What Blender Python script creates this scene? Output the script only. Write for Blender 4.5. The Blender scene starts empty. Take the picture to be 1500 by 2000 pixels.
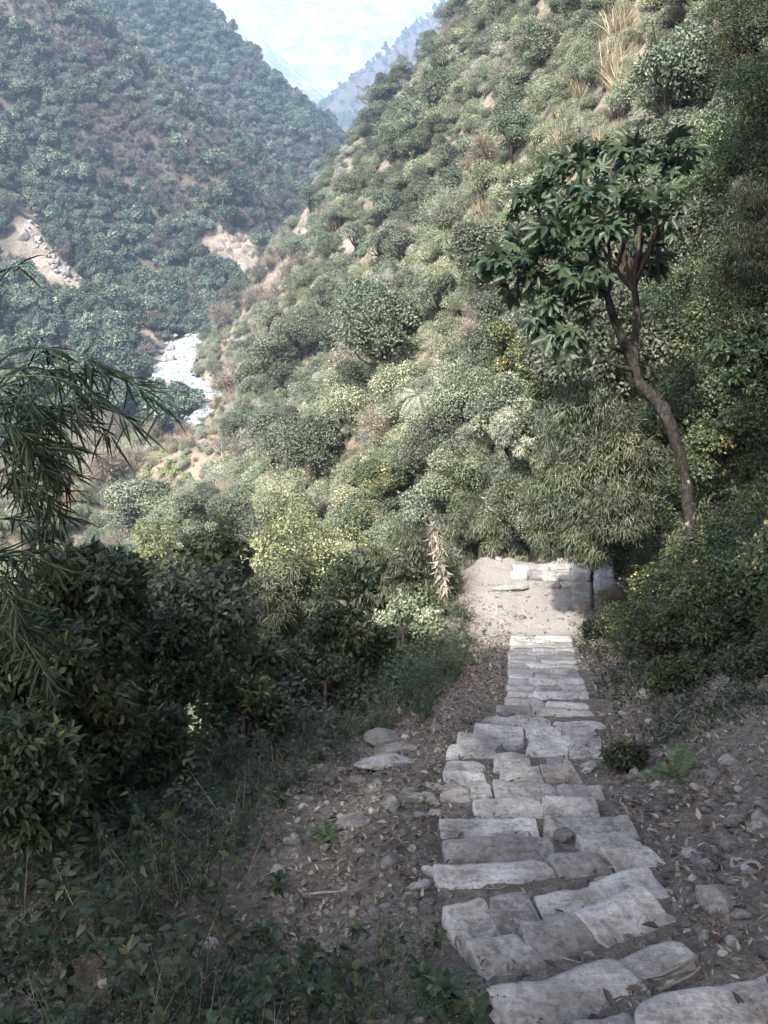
import bpy, math
import numpy as np

# ------------------------------------------------------------------ scene, camera, light
SC = bpy.context.scene
COL = SC.collection
rng = np.random.default_rng(11)
F_PX, CX, CY = 1850.0, 750.0, 1000.0          # photo pixels (1500 x 2000)
PITCH = math.radians(24.7)
CAM = np.array([0.0, 0.0, 1.6])
CP, SP = math.cos(PITCH), math.sin(PITCH)

cam = bpy.data.cameras.new('camera')
cam.sensor_fit = 'VERTICAL'
cam.sensor_height = 36.0
cam.lens = F_PX / 2000.0 * 36.0
cam.clip_start = 0.05
cam.clip_end = 9000
cam_o = bpy.data.objects.new('camera', cam)
COL.objects.link(cam_o)
cam_o.location = CAM
cam_o.rotation_euler = (math.radians(90) - PITCH, 0, 0)
SC.camera = cam_o
SC.render.resolution_x, SC.render.resolution_y = 768, 1024

TO_SUN = np.array([-0.30, -0.48, 0.80]); TO_SUN /= np.linalg.norm(TO_SUN)
SUN_EL = math.asin(TO_SUN[2])
w = bpy.data.worlds.new('World'); SC.world = w; w.use_nodes = True
nt = w.node_tree
sky = nt.nodes.new('ShaderNodeTexSky'); sky.sky_type = 'NISHITA'; sky.sun_disc = False
sky.sun_elevation = SUN_EL
sky.sun_rotation = math.atan2(TO_SUN[0], TO_SUN[1])
sky.air_density = 1.0; sky.dust_density = 6.0; sky.ozone_density = 1.0
bg = nt.nodes['Background']; bg.inputs[1].default_value = 0.15
nt.links.new(sky.outputs[0], bg.inputs[0])

sun = bpy.data.lights.new('sun', 'SUN'); sun.energy = 4.0; sun.angle = math.radians(1.5)
sun.color = (1.0, 0.94, 0.86)
sun_o = bpy.data.objects.new('sun', sun); COL.objects.link(sun_o)
from mathutils import Vector
sun_o.rotation_euler = Vector(-TO_SUN).to_track_quat('-Z', 'Y').to_euler()
sun_o.location = (0, 0, 60)

SC.view_settings.view_transform = 'Standard'
SC.view_settings.look = 'None'
SC.view_settings.exposure = 1.8
SC.view_settings.gamma = 1.0
cy = SC.cycles
cy.max_bounces = 5; cy.diffuse_bounces = 3; cy.glossy_bounces = 2; cy.transmission_bounces = 3
cy.transparent_max_bounces = 4; cy.volume_bounces = 1
cy.use_denoising = True
cy.sample_clamp_indirect = 4.0

# ------------------------------------------------------------------ pixel helpers
def ray(px, py):
    a = (np.asarray(px, float) - CX) / F_PX
    v = (CY - np.asarray(py, float)) / F_PX
    return np.stack([a, CP + v * SP, -SP + v * CP], -1)

def P(px, py, k):
    return CAM + ray(px, py) * np.asarray(k, float)[..., None]

def project(pts):
    d = np.asarray(pts, float) - CAM
    k = d[..., 1] * CP - d[..., 2] * SP
    u = d[..., 1] * SP + d[..., 2] * CP
    kk = np.where(k > 0.01, k, 0.01)
    return CX + F_PX * d[..., 0] / kk, CY - F_PX * u / kk, k

def smooth(a, b, x):
    t = np.clip((np.asarray(x, float) - a) / (b - a), 0, 1)
    return t * t * (3 - 2 * t)

def _hash(i, j, s):
    n = (i * 374761393 + j * 668265263 + s * 974634533) & 0x7fffffff
    n = ((n ^ (n >> 13)) * 1274126177) & 0x7fffffff
    n = n ^ (n >> 16)
    return (n & 0xffff) / 65535.0

def vnoise(x, y, s=0):
    x = np.asarray(x, float); y = np.asarray(y, float)
    i = np.floor(x).astype(np.int64); j = np.floor(y).astype(np.int64)
    fx = x - i; fy = y - j
    fx = fx * fx * fx * (fx * (fx * 6 - 15) + 10); fy = fy * fy * fy * (fy * (fy * 6 - 15) + 10)
    a = _hash(i, j, s); b = _hash(i + 1, j, s); c = _hash(i, j + 1, s); d = _hash(i + 1, j + 1, s)
    return (a + (b - a) * fx) * (1 - fy) + (c + (d - c) * fx) * fy

def fbm(x, y, s=0, o=4):
    t = 0; amp = 0.5; n = 0
    x = np.asarray(x, float); y = np.asarray(y, float)
    for k in range(o):
        t = t + amp * (vnoise(x, y, s + k * 17) - 0.5); n += amp
        x = x * 2.03 + 13.1; y = y * 2.03 + 7.7; amp *= 0.5
    return t / n * 2          # about -1..1

# ------------------------------------------------------------------ the shape of the valley
SLOPE = 0.51
def on_stair_plane(px, py):
    r = ray(px, py)
    k = (1.6) / (-SLOPE * r[..., 1] - r[..., 2])       # z = -SLOPE*y
    return CAM + r * k[..., None]

EDGE = np.array([(1029, 1600, 2000), (956, 1410, 1910), (905, 1345, 1800), (868, 1290, 1725), (854, 1262, 1660),
                 (862, 1225, 1590), (861, 1178, 1520), (868, 1172, 1460), (905, 1178, 1420), (960, 1178, 1382),
                 (988, 1150, 1350), (994, 1135, 1320), (992, 1122, 1280), (1000, 1112, 1232)], float)
_eL = on_stair_plane(EDGE[:, 0], EDGE[:, 2]); _eR = on_stair_plane(EDGE[:, 1], EDGE[:, 2])
SY = np.concatenate([[-40, -3], _eL[:, 1], [17.0, 19.5, 40]])
SXL = np.concatenate([[3.2, 1.3], _eL[:, 0], [2.35, 2.4, 2.4]])
SXR = np.concatenate([[4.4, 2.5], _eR[:, 0], [3.55, 3.7, 3.7]])
Y_FLAT = float(_eL[-1, 1]) + 0.1
Z_FLAT = -SLOPE * Y_FLAT

def stair_z(y):
    return np.interp(y, [-60, -8, 0, Y_FLAT, 17.6, 18.3, 24], [16, 4.1, 0, Z_FLAT, Z_FLAT - 0.25, Z_FLAT - 0.8, Z_FLAT - 3])

LEDGE_Y = np.array([-30, 0, 2, 3.5, 5.7, 7.9, 10, 13, 15, 16.2, 18, 22.0])
LEDGE_X = np.array([-6, -3.6, -3.0, -2.5, -1.75, -0.85, -0.15, 0.65, 1.25, 1.7, 2.3, 2.5])

def roof(x, y, pts, s_near, s_far=None):
    """height of a ridge: crest polyline pts (x,y,z) with sides falling at s"""
    best = np.full(np.shape(x), -1e9)
    for a, b in zip(pts[:-1], pts[1:]):
        dx, dy = b[0] - a[0], b[1] - a[1]
        L2 = dx * dx + dy * dy
        t = np.clip(((x - a[0]) * dx + (y - a[1]) * dy) / L2, 0, 1)
        d = np.hypot(x - a[0] - t * dx, y - a[1] - t * dy)
        z = a[2] + t * (b[2] - a[2]) - s_near * (np.sqrt(d * d + 9) - 3)
        best = np.maximum(best, z)
    return best

L0 = P(np.array([-330., -150, 40, 200, 290, 318]), np.array([150., 270, 425, 600, 690, 738]), np.array([250., 245, 238, 218, 207, 196]))
L1 = P(np.array([-200., 0, 180, 300, 450, 560, 610]), np.array([-260., -90, 90, 240, 340, 410, 450]), np.array([330., 312, 300, 292, 283, 277, 275]))
L2 = P(np.array([200., 300, 362, 468, 578, 640, 642]), np.array([-190., -40, 90, 182, 250, 308, 405]), np.array([520., 495, 470, 455, 440, 430, 415]))
L00 = P(np.array([-700., -350, -60, 120, 215]), np.array([420., 560, 690, 770, 850]), np.array([200., 190, 178, 168, 152]))
RB_ = P(np.array([520., 440, 395, 330, 250, 150, 20, -150]), np.array([822., 852, 858, 866, 892, 928, 980, 1050]), np.array([92., 96, 100, 103, 102, 98, 90, 84]))
F1 = P(np.array([1150., 960, 870, 740, 640, 615]), np.array([-160., -60, 15, 125, 212, 250]), 2 * np.array([820., 780, 760, 720, 690, 680]))
F2 = P(np.array([-900., -200, 300, 700, 1100, 1700, 2600]), np.array([-110., -90, -60, -75, -55, -85, -100]), np.array([4300.] * 7))
F3 = P(np.array([330., 420, 520, 620, 660]), np.array([-60., 60, 130, 200, 240]), 2 * np.array([1300., 1250, 1150, 1050, 1000]))
RIV = np.array([(-12, 420), (-14, 330), (-24, 262), (-37, 228)] +
               [tuple(P(a, b, np.array(k))[:2]) for a, b, k in ((368, 664, 219.), (350, 695, 207.), (335, 732, 194.), (372, 748, 189.), (418, 764, 183.5),
                                                     (440, 778, 180.), (428, 795, 175.), (408, 815, 170.))] + [(-32, 150), (-37, 136), (-60, 105), (-80, 40), (-86, -20), (-90, -200)], float)
RIV_Z = -54.0

def seg_dist(x, y, line):
    best = np.full(np.shape(x), 1e9)
    for a, b in zip(line[:-1], line[1:]):
        dx, dy = b[0] - a[0], b[1] - a[1]
        t = np.clip(((x - a[0]) * dx + (y - a[1]) * dy) / (dx * dx + dy * dy), 0, 1)
        best = np.minimum(best, np.hypot(x - a[0] - t * dx, y - a[1] - t * dy))
    return best

def height(x, y):
    x = np.asarray(x, float); y = np.asarray(y, float)
    # near: the trail on its shoulder
    xl = np.interp(y, SY, SXL); xr = np.interp(y, SY, SXR)
    sz = stair_z(y - np.interp(y, [0, 2.2, 2.8, 3.3, 3.8], [.38, .38, .33, .12, 0]) * np.clip(x - (xl + xr) / 2, -1.3, 1.6) + .55 * smooth(16.2, 17.2, y) * fbm(x * 1.6, y * .8, 83, 3))
    dl = np.clip(xl - x, 0, None); dr = np.clip(x - xr, 0, None)
    le = np.interp(y, LEDGE_Y, LEDGE_X)
    over = le - x
    drop = 1.05 * (np.sqrt(np.where(over > 0, over, 0) ** 2 + 0.25) - 0.5) * (over > 0)
    n1 = fbm(x * 0.9, y * 0.9, 3); n2 = fbm(x * 3.1, y * 3.1, 5, 3); n3 = fbm(x * 9, y * 9, 9, 3)
    side = smooth(0, 0.5, dl + dr)
    bank = 0.22 * np.clip(dr, 0, 0.7) + 0.62 * np.clip(dr - 0.7, 0, 1.3) + 1.15 * np.clip(dr - 2.0, 0, 30) + 0.6 * np.clip(dr - 32, 0, 60)
    flat = smooth(Y_FLAT - 0.4, Y_FLAT + 0.3, y)
    near = sz - 0.10 * (1 - flat) - 0.10 * dl - drop + bank
    near = near + side * (0.10 * n1 + 0.05 * n2) * np.clip(0.3 + dl + dr, 0, 2.2) + (0.014 + 0.022 * side) * n3 * np.where(y < 20, 1, 0)
    near = near + 0.04 * flat * n2 * (1 - side)
    near = near + .05 * smooth(0, .12, dl) * smooth(.7, .2, dl) * (1 - flat)
    near = near - 1.3 * np.clip(y - 18.6, 0, None)
    near = near - 0.9 * np.clip(x - 45, 0, None)
    # the big hillside that carries on along the valley (right), contours parallel to the valley
    far_r = smooth(225, 330, y)
    u = x - (3 + 1.55 * smooth(30, 18.5, y) - 0.025 * (y - 17)) - 120 * far_r
    amp = smooth(18, 90, y)
    u = u + amp * ((9.0 - 4.5 * smooth(80, 100, y) * smooth(150, 120, y)) * fbm(y / 42.0, x / 90.0, 21, 2) + 3.5 * fbm(y / 13.0, x / 30.0, 23, 2)) + smooth(16, 40, y) * 1.2 * fbm(y / 5.0, x / 6.0, 25, 2)
    slow = 0.72 + 0.73 * smooth(72, 114, y)
    rz = np.where(u > 0, -7.5 + 1.45 * np.clip(u, 0, 32) + 0.7 * np.clip(u - 32, 0, 60),
                  -7.5 + 1.45 * np.clip(u, -10, 0) + slow * np.clip(u + 10, -200, 0))
    rz = np.where((y > 30) & (y < 150), np.maximum(rz, roof(x, y, RB_, 0.62) + 1.2 * fbm(x / 9., y / 9., 47, 3)), rz)
    z = np.maximum(near, rz)
    # the other side of the valley
    gn = fbm(x / 38.0, y / 38.0, 31, 3)
    gm = fbm(x / 14.0, y / 14.0, 37, 2)
    l = np.maximum(roof(x, y, L0, 0.80), roof(x, y, L1, 0.85))
    l = np.maximum(l, roof(x, y, L00, 0.8))
    l = np.maximum(l, roof(x, y, L2, 0.85)) + gn * 4.5 + gm * 1.5
    z = np.where(y > 60, np.maximum(z, l), z)
    z = np.where(y > 450, np.maximum(z, np.maximum(roof(x, y, F1, 0.75), roof(x, y, F3, 0.6)) + 14 * fbm(x / 90.0, y / 90.0, 41, 3)), z)
    z = np.where(y > 1500, np.maximum(z, roof(x, y, F2, 0.40) + 75 * fbm(x / 420.0, y / 420.0, 43, 4)), z)
    rd = seg_dist(x, y, RIV)
    z = np.minimum(z, RIV_Z - 0.5 + 0.25 * np.clip(rd - 2.5, 0, 4) + 1.3 * np.clip(rd - 5.5, 0, None) + 1000 * (y < 30) * (x > -40))
    return np.maximum(z, -58 + 0.0 * x)

def hit(px, py, k0=1.0, k1=5000.0, n=700):
    """depth at which the ray of a photo pixel meets the ground"""
    px = np.atleast_1d(np.asarray(px, float)); py = np.atleast_1d(np.asarray(py, float))
    ks = np.geomspace(k0, k1, n)
    r = ray(px, py)
    pts = CAM + r[:, None, :] * ks[None, :, None]
    below = pts[..., 2] < height(pts[..., 0], pts[..., 1])
    i = np.argmax(below, 1); i = np.where(below.any(1), np.maximum(i, 1), n - 1)
    lo = ks[i - 1]; hi = ks[i]
    for _ in range(7):
        m = (lo + hi) / 2
        p = CAM + r * m[:, None]
        b = p[:, 2] < height(p[:, 0], p[:, 1])
        hi = np.where(b, m, hi); lo = np.where(b, lo, m)
    return CAM + r * hi[:, None], hi

def normal_at(x, y, e=0.15):
    gx = (height(x + e, y) - height(x - e, y)) / (2 * e)
    gy = (height(x, y + e) - height(x, y - e)) / (2 * e)
    n = np.stack([-gx, -gy, np.ones_like(gx)], -1)
    return n / np.linalg.norm(n, axis=-1, keepdims=True)

# ------------------------------------------------------------------ mesh helpers
class MB:
    """collects vertices, faces, a per-vertex random value and a per-face material slot"""
    def __init__(s): s.V = []; s.F = []; s.R = []; s.M = []; s.n = 0
    def add(s, V, F, R=0.5, m=0):
        V = np.asarray(V, np.float32).reshape(-1, 3); F = np.asarray(F, np.int64)
        s.V.append(V); s.F.append(F + s.n); s.n += len(V)
        s.R.append(np.broadcast_to(np.asarray(R, np.float32), (len(V),)).copy()); s.M.append(np.full(len(F), m))
        return s
    def merge(s, o, m=0, mat=None, rr=None):
        V, F, R = o.arrays()
        if mat is not None: V = V @ np.asarray(mat[0]).T + mat[1]
        off = s.n
        s.V.append(V.astype(np.float32)); s.n += len(V); s.R.append(R if rr is None else np.full(len(V), rr, np.float32))
        for f, mm in zip(o.F, o.M):
            s.F.append(f + off); s.M.append(mm * 0 + m)
    def arrays(s): return np.concatenate(s.V), s.F, np.concatenate(s.R)
    def mesh(s, name, mats, smooth_=False, extra=None):
        V = np.concatenate(s.V); R = np.concatenate(s.R)
        me = bpy.data.meshes.new(name)
        idx = np.concatenate([f.ravel() for f in s.F]); tot = np.concatenate([np.full(len(f), f.shape[1]) for f in s.F])
        me.vertices.add(len(V)); me.vertices.foreach_set('co', V.astype(np.float32).ravel())
        me.loops.add(len(idx)); me.loops.foreach_set('vertex_index', idx.astype(np.int32))
        me.polygons.add(len(tot))
        me.polygons.foreach_set('loop_start', np.concatenate([[0], np.cumsum(tot)[:-1]]).astype(np.int32))
        me.polygons.foreach_set('material_index', np.concatenate(s.M).astype(np.int32))
        if smooth_: me.polygons.foreach_set('use_smooth', np.ones(len(tot), bool))
        a = me.attributes.new('rnd', 'FLOAT', 'POINT'); a.data.foreach_set('value', R.astype(np.float32))
        for k, v in (extra or {}).items():
            a = me.attributes.new(k, 'FLOAT', 'POINT'); a.data.foreach_set('value', np.asarray(v, np.float32))
        for m in mats: me.materials.append(m)
        me.update(calc_edges=True); me.validate()
        return me

def link(name, me, parent=None, loc=None, rot=None, scl=None):
    o = bpy.data.objects.new(name, me); COL.objects.link(o)
    if loc is not None: o.location = [float(v) for v in loc]
    if rot is not None: o.rotation_euler = [float(v) for v in rot]
    if scl is not None: o.scale = [float(v) for v in (scl if np.ndim(scl) else (scl,) * 3)]
    if parent is not None: o.parent = parent
    return o

def tag(o, label=None, cat=None, group=None, kind=None):
    if label: o['label'] = label
    if cat: o['category'] = cat
    if group: o['group'] = group
    if kind: o['kind'] = kind
    return o

def unit(v): return v / np.maximum(np.linalg.norm(v, axis=-1, keepdims=True), 1e-9)

def tube(mb, pts, rad, n=6, R=0.5, m=0):
    pts = np.asarray(pts, float); rad = np.broadcast_to(np.asarray(rad, float), (len(pts),))
    t = unit(np.gradient(pts, axis=0))
    ref = np.array([0.31, 0.87, 0.21]); u = unit(np.cross(t, ref)); v = np.cross(t, u)
    a = np.arange(n) * 2 * np.pi / n
    ring = pts[:, None] + rad[:, None, None] * (np.cos(a)[None, :, None] * u[:, None] + np.sin(a)[None, :, None] * v[:, None])
    k = len(pts)
    i = (np.arange(k - 1)[:, None] * n + np.arange(n)[None]).ravel()
    j = (np.arange(k - 1)[:, None] * n + (np.arange(n)[None] + 1) % n).ravel()
    mb.add(ring.reshape(-1, 3), np.stack([i, j, j + n, i + n], 1), R, m)

def spline(pts, n):
    pts = np.asarray(pts, float); m = len(pts)
    t = np.linspace(0, m - 1, n); i = np.minimum(t.astype(int), m - 2); f = (t - i)[:, None]
    p0 = pts[np.maximum(i - 1, 0)]; p1 = pts[i]; p2 = pts[i + 1]; p3 = pts[np.minimum(i + 2, m - 1)]
    return 0.5 * (2 * p1 + (p2 - p0) * f + (2 * p0 - 5 * p1 + 4 * p2 - p3) * f ** 2 + (3 * p1 - p0 - 3 * p2 + p3) * f ** 3)

def frames(n, t):
    """unit normal n and tangent t made perpendicular"""
    t = unit(t); n = unit(n - (n * t).sum(-1, keepdims=True) * t); s = np.cross(n, t)
    return n, t, s

def leaves2(mb, pos, nrm, tan, L, W, R, fold=0.18, droop=0.1, m=0, blade=False):
    """a folded diamond leaf: two triangles"""
    n, t, s = frames(nrm, tan); L = np.broadcast_to(L, (len(pos),))[:, None]; W = np.broadcast_to(W, (len(pos),))[:, None]
    b = pos; tip = pos + t * L - n * L * droop
    l = pos + t * L * 0.42 + s * W / 2 + n * W * fold; r = pos + t * L * 0.42 - s * W / 2 + n * W * fold
    V = np.stack([b, r, tip, l], 1).reshape(-1, 3); k = np.arange(len(pos))[:, None] * 4
    if blade: V = V.reshape(-1, 4, 3); V[:, 1::2] -= (n * L * droop * .18)[:, None]; V = V.reshape(-1, 3)
    mb.add(V, np.concatenate([k + [[0, 1, 3]], k + [[1, 2, 3]]]) if blade else np.concatenate([k + [[0, 1, 2]], k + [[0, 2, 3]]]), np.repeat(np.broadcast_to(R, (len(pos),)), 4), m)

def leaves8(mb, pos, nrm, tan, L, W, R, fold=0.15, droop=0.18, m=0, wide=0.4):
    """an ovate leaf with midrib and arch: eight vertices"""
    n, t, s = frames(nrm, tan); L = np.broadcast_to(L, (len(pos),))[:, None]; W = np.broadcast_to(W, (len(pos),))[:, None]
    def c(f, d): return pos + t * L * f - n * L * droop * d
    w1 = W * 0.5; w2 = W * 0.36
    m1 = c(wide * 0.75, 0.02); m2 = c(wide * 0.75 + 0.34, 0.32); tip = c(1, 1)
    V = np.stack([pos, m1 + s * w1 + n * W * fold, m1, m1 - s * w1 + n * W * fold, m2 + s * w2 + n * W * fold, m2, m2 - s * w2 + n * W * fold, tip], 1).reshape(-1, 3)
    k = np.arange(len(pos))[:, None] * 8
    R = np.repeat(np.broadcast_to(R, (len(pos),)), 8)
    off = mb.n
    mb.add(V, np.concatenate([k + [[0, 2, 1]], k + [[0, 3, 2]], k + [[4, 5, 7]], k + [[5, 6, 7]]]), R, m)
    q = np.concatenate([k + [[1, 2, 5, 4]], k + [[2, 3, 6, 5]]]) + off
    mb.F.append(q); mb.M.append(np.full(len(q), m))

def rdir(n, r): return unit(r.normal(size=(n, 3)))

# icosphere for rocks
def icosphere(sub):
    t = (1 + 5 ** .5) / 2
    V = [(-1, t, 0), (1, t, 0), (-1, -t, 0), (1, -t, 0), (0, -1, t), (0, 1, t), (0, -1, -t), (0, 1, -t), (t, 0, -1), (t, 0, 1), (-t, 0, -1), (-t, 0, 1)]
    F = [(0, 11, 5), (0, 5, 1), (0, 1, 7), (0, 7, 10), (0, 10, 11), (1, 5, 9), (5, 11, 4), (11, 10, 2), (10, 7, 6), (7, 1, 8), (3, 9, 4), (3, 4, 2), (3, 2, 6), (3, 6, 8), (3, 8, 9), (4, 9, 5), (2, 4, 11), (6, 2, 10), (8, 6, 7), (9, 8, 1)]
    V = [np.array(v) / np.linalg.norm(v) for v in V]
    for _ in range(sub):
        mid = {}; G = []
        def mp(a, b):
            k = (min(a, b), max(a, b))
            if k not in mid: v = V[a] + V[b]; mid[k] = len(V); V.append(v / np.linalg.norm(v))
            return mid[k]
        for a, b, c in F:
            x, y, z = mp(a, b), mp(b, c), mp(c, a); G += [(a, x, z), (b, y, x), (c, z, y), (x, y, z)]
        F = G
    return np.array(V), np.array(F)
ICO = {s: icosphere(s) for s in (1, 2, 3, 4)}

def rock_arrays(seed, sub=3, planes=16, rough=0.04, dims=(1, 1, 1), top=None):
    r = np.random.default_rng(seed); D, F = ICO[sub]
    N = rdir(planes, r); H = r.uniform(0.72, 1.0, planes)
    if top: N = np.concatenate([N, [[0, 0, 1], [0.05, 0.02, -1]]]); H = np.concatenate([H, [top, 0.6]])
    q = D @ N.T; rad = np.where(q > 0.05, H / np.maximum(q, 0.05), 9)
    rs = -np.log(np.exp(-rad * 55).sum(1)) / 55                     # rounded minimum over the facets
    n = 0
    for k, a in ((2.2, 1.0), (5.1, 0.55), (11.0, 0.3)):
        n = n + a * (fbm(D[:, 0] * k + 31 * seed, D[:, 1] * k + D[:, 2] * k * 1.7, seed, 2))
    rs = np.minimum(rs, 1.12)
    V = D * (rs * (1 + rough * n))[:, None] * np.asarray(dims)
    return V, F

# ------------------------------------------------------------------ materials
def mat(name):
    m = bpy.data.materials.new(name); m.use_nodes = True
    return m, m.node_tree.nodes, m.node_tree.links, m.node_tree.nodes['Principled BSDF']

def ramp(N, stops, interp='LINEAR'):
    r = N.new('ShaderNodeValToRGB'); r.color_ramp.interpolation = interp
    el = r.color_ramp.elements
    while len(el) > 1: el.remove(el[-1])
    el[0].position = stops[0][0]; el[0].color = (*stops[0][1], 1)
    for p, c in stops[1:]:
        e = el.new(p); e.color = (*c, 1)
    return r

def leaf_mat(name, stops, rough=0.5, trans=0.3, obj_var=0.25, spec=0.3):
    m, N, L, B = mat(name)
    at = N.new('ShaderNodeAttribute'); at.attribute_name = 'rnd'
    cr = ramp(N, stops); L.new(at.outputs['Fac'], cr.inputs[0])
    oi = N.new('ShaderNodeObjectInfo')
    hs = N.new('ShaderNodeHueSaturation'); L.new(cr.outputs[0], hs.inputs['Color'])
    mr = N.new('ShaderNodeMapRange'); mr.inputs['To Min'].default_value = 1 - obj_var; mr.inputs['To Max'].default_value = 1 + obj_var
    L.new(oi.outputs['Random'], mr.inputs['Value']); L.new(mr.outputs[0], hs.inputs['Value'])
    m2 = N.new('ShaderNodeMath'); m2.operation = 'MULTIPLY'; m2.inputs[1].default_value = 7.31; L.new(oi.outputs['Random'], m2.inputs[0])
    m3 = N.new('ShaderNodeMath'); m3.operation = 'FRACT'; L.new(m2.outputs[0], m3.inputs[0])
    mh = N.new('ShaderNodeMapRange'); mh.inputs['To Min'].default_value = 0.5 - obj_var * 0.12; mh.inputs['To Max'].default_value = 0.5 + obj_var * 0.06
    L.new(m3.outputs[0], mh.inputs['Value']); L.new(mh.outputs[0], hs.inputs['Hue'])
    L.new(hs.outputs[0], B.inputs['Base Color']); B.inputs['Roughness'].default_value = rough
    B.inputs['Specular IOR Level'].default_value = spec
    if trans > 0:
        tr = N.new('ShaderNodeBsdfTranslucent'); mx = N.new('ShaderNodeMixShader'); mx.inputs[0].default_value = trans
        g = N.new('ShaderNodeHueSaturation'); g.inputs['Saturation'].default_value = 1.1; g.inputs['Value'].default_value = 1.25
        L.new(hs.outputs[0], g.inputs['Color']); L.new(g.outputs[0], tr.inputs[0])
        L.new(B.outputs[0], mx.inputs[1]); L.new(tr.outputs[0], mx.inputs[2]); L.new(mx.outputs[0], N['Material Output'].inputs[0])
    return m

def noise(N, L, scale, detail=4, rough=0.6, vec=None):
    n = N.new('ShaderNodeTexNoise'); n.inputs['Scale'].default_value = scale; n.inputs['Detail'].default_value = detail
    n.inputs['Roughness'].default_value = rough
    if vec is not None: L.new(vec, n.inputs['Vector'])
    return n

def bark_mat(name, stops, scale=18, bump=0.4, stretch=0.35):
    m, N, L, B = mat(name)
    tc = N.new('ShaderNodeTexCoord'); mp = N.new('ShaderNodeMapping'); mp.inputs['Scale'].default_value = (1, 1, stretch)
    L.new(tc.outputs['Object'], mp.inputs[0])
    n = noise(N, L, scale, 5, 0.65, mp.outputs[0]); cr = ramp(N, stops); L.new(n.outputs[0], cr.inputs[0])
    L.new(cr.outputs[0], B.inputs['Base Color']); B.inputs['Roughness'].default_value = 0.85; B.inputs['Specular IOR Level'].default_value = 0.2
    b = N.new('ShaderNodeBump'); b.inputs['Strength'].default_value = bump; b.inputs['Distance'].default_value = 0.02
    L.new(n.outputs[0], b.inputs['Height']); L.new(b.outputs[0], B.inputs['Normal'])
    return m

def stone_mat(name, lo, mid, hi, dirt=(0.09, 0.075, 0.065), dirt_amt=0.45, scale=1.0, tread=False):
    m, N, L, B = mat(name)
    geo = N.new('ShaderNodeNewGeometry'); oi = N.new('ShaderNodeObjectInfo')
    pos = geo.outputs['Position']
    n1 = noise(N, L, 5 * scale, 6, 0.7, pos); n2 = noise(N, L, 38 * scale, 5, 0.75, pos); n3 = noise(N, L, 2.3 * scale, 3, 0.6, pos)
    mp = N.new('ShaderNodeMapping'); mp.inputs['Rotation'].default_value = (0.2, 0.3, 0.6); mp.inputs['Scale'].default_value = (3, 26, 12)
    L.new(pos, mp.inputs[0]); n4 = noise(N, L, 1.6 * scale, 5, 0.7, mp.outputs[0])
    a = N.new('ShaderNodeMath'); a.operation = 'ADD'; L.new(n1.outputs[0], a.inputs[0]); L.new(n2.outputs[0], a.inputs[1])
    a2 = N.new('ShaderNodeMath'); a2.operation = 'MULTIPLY_ADD'; L.new(n4.outputs[0], a2.inputs[0]); a2.inputs[1].default_value = 0.5; L.new(a.outputs[0], a2.inputs[2])
    d = N.new('ShaderNodeMath'); d.operation = 'MULTIPLY'; d.inputs[1].default_value = 0.4; L.new(a2.outputs[0], d.inputs[0])
    cr = ramp(N, [(0.42, lo), (0.5, mid), (0.59, hi)]); L.new(d.outputs[0], cr.inputs[0])
    mx = N.new('ShaderNodeMix'); mx.data_type = 'RGBA'
    dr = ramp(N, [(0.45, (0, 0, 0)), (0.68, (dirt_amt,) * 3)]); L.new(n3.outputs[0], dr.inputs[0])
    L.new(dr.outputs[0], mx.inputs[0]); L.new(cr.outputs[0], mx.inputs[6]); mx.inputs[7].default_value = (*dirt, 1)
    if tread:                                   # soil lies at the back of each tread, the nose is worn clean
        tc = N.new('ShaderNodeTexCoord'); sp = N.new('ShaderNodeSeparateXYZ'); L.new(tc.outputs['Object'], sp.inputs[0])
        ad = N.new('ShaderNodeMath'); ad.operation = 'MULTIPLY_ADD'; L.new(n1.outputs[0], ad.inputs[0]); ad.inputs[1].default_value = .34; L.new(sp.outputs[1], ad.inputs[2])
        tr_ = ramp(N, [(.0, (.7,) * 3), (.08, (.6,) * 3), (.2, (0, 0, 0))]); L.new(ad.outputs[0], tr_.inputs[0])
        mx2 = N.new('ShaderNodeMix'); mx2.data_type = 'RGBA'; L.new(tr_.outputs[0], mx2.inputs[0]); L.new(mx.outputs[2], mx2.inputs[6]); mx2.inputs[7].default_value = (.115, .097, .086, 1)
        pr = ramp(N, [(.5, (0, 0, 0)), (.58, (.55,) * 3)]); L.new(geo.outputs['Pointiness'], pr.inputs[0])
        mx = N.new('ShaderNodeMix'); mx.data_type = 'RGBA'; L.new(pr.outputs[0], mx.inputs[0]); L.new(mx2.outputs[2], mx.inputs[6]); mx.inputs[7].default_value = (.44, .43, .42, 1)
    hs = N.new('ShaderNodeHueSaturation'); mr = N.new('ShaderNodeMapRange'); mr.inputs['To Min'].default_value = 0.7; mr.inputs['To Max'].default_value = 1.15
    L.new(oi.outputs['Random'], mr.inputs['Value']); L.new(mr.outputs[0], hs.inputs['Value']); L.new(mx.outputs[2], hs.inputs['Color'])
    L.new(hs.outputs[0], B.inputs['Base Color']); B.inputs['Roughness'].default_value = 0.9; B.inputs['Specular IOR Level'].default_value = 0.2
    b = N.new('ShaderNodeBump'); b.inputs['Strength'].default_value = 0.8; b.inputs['Distance'].default_value = 0.02
    L.new(a2.outputs[0], b.inputs['Height']); L.new(b.outputs[0], B.inputs['Normal'])
    return m

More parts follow.
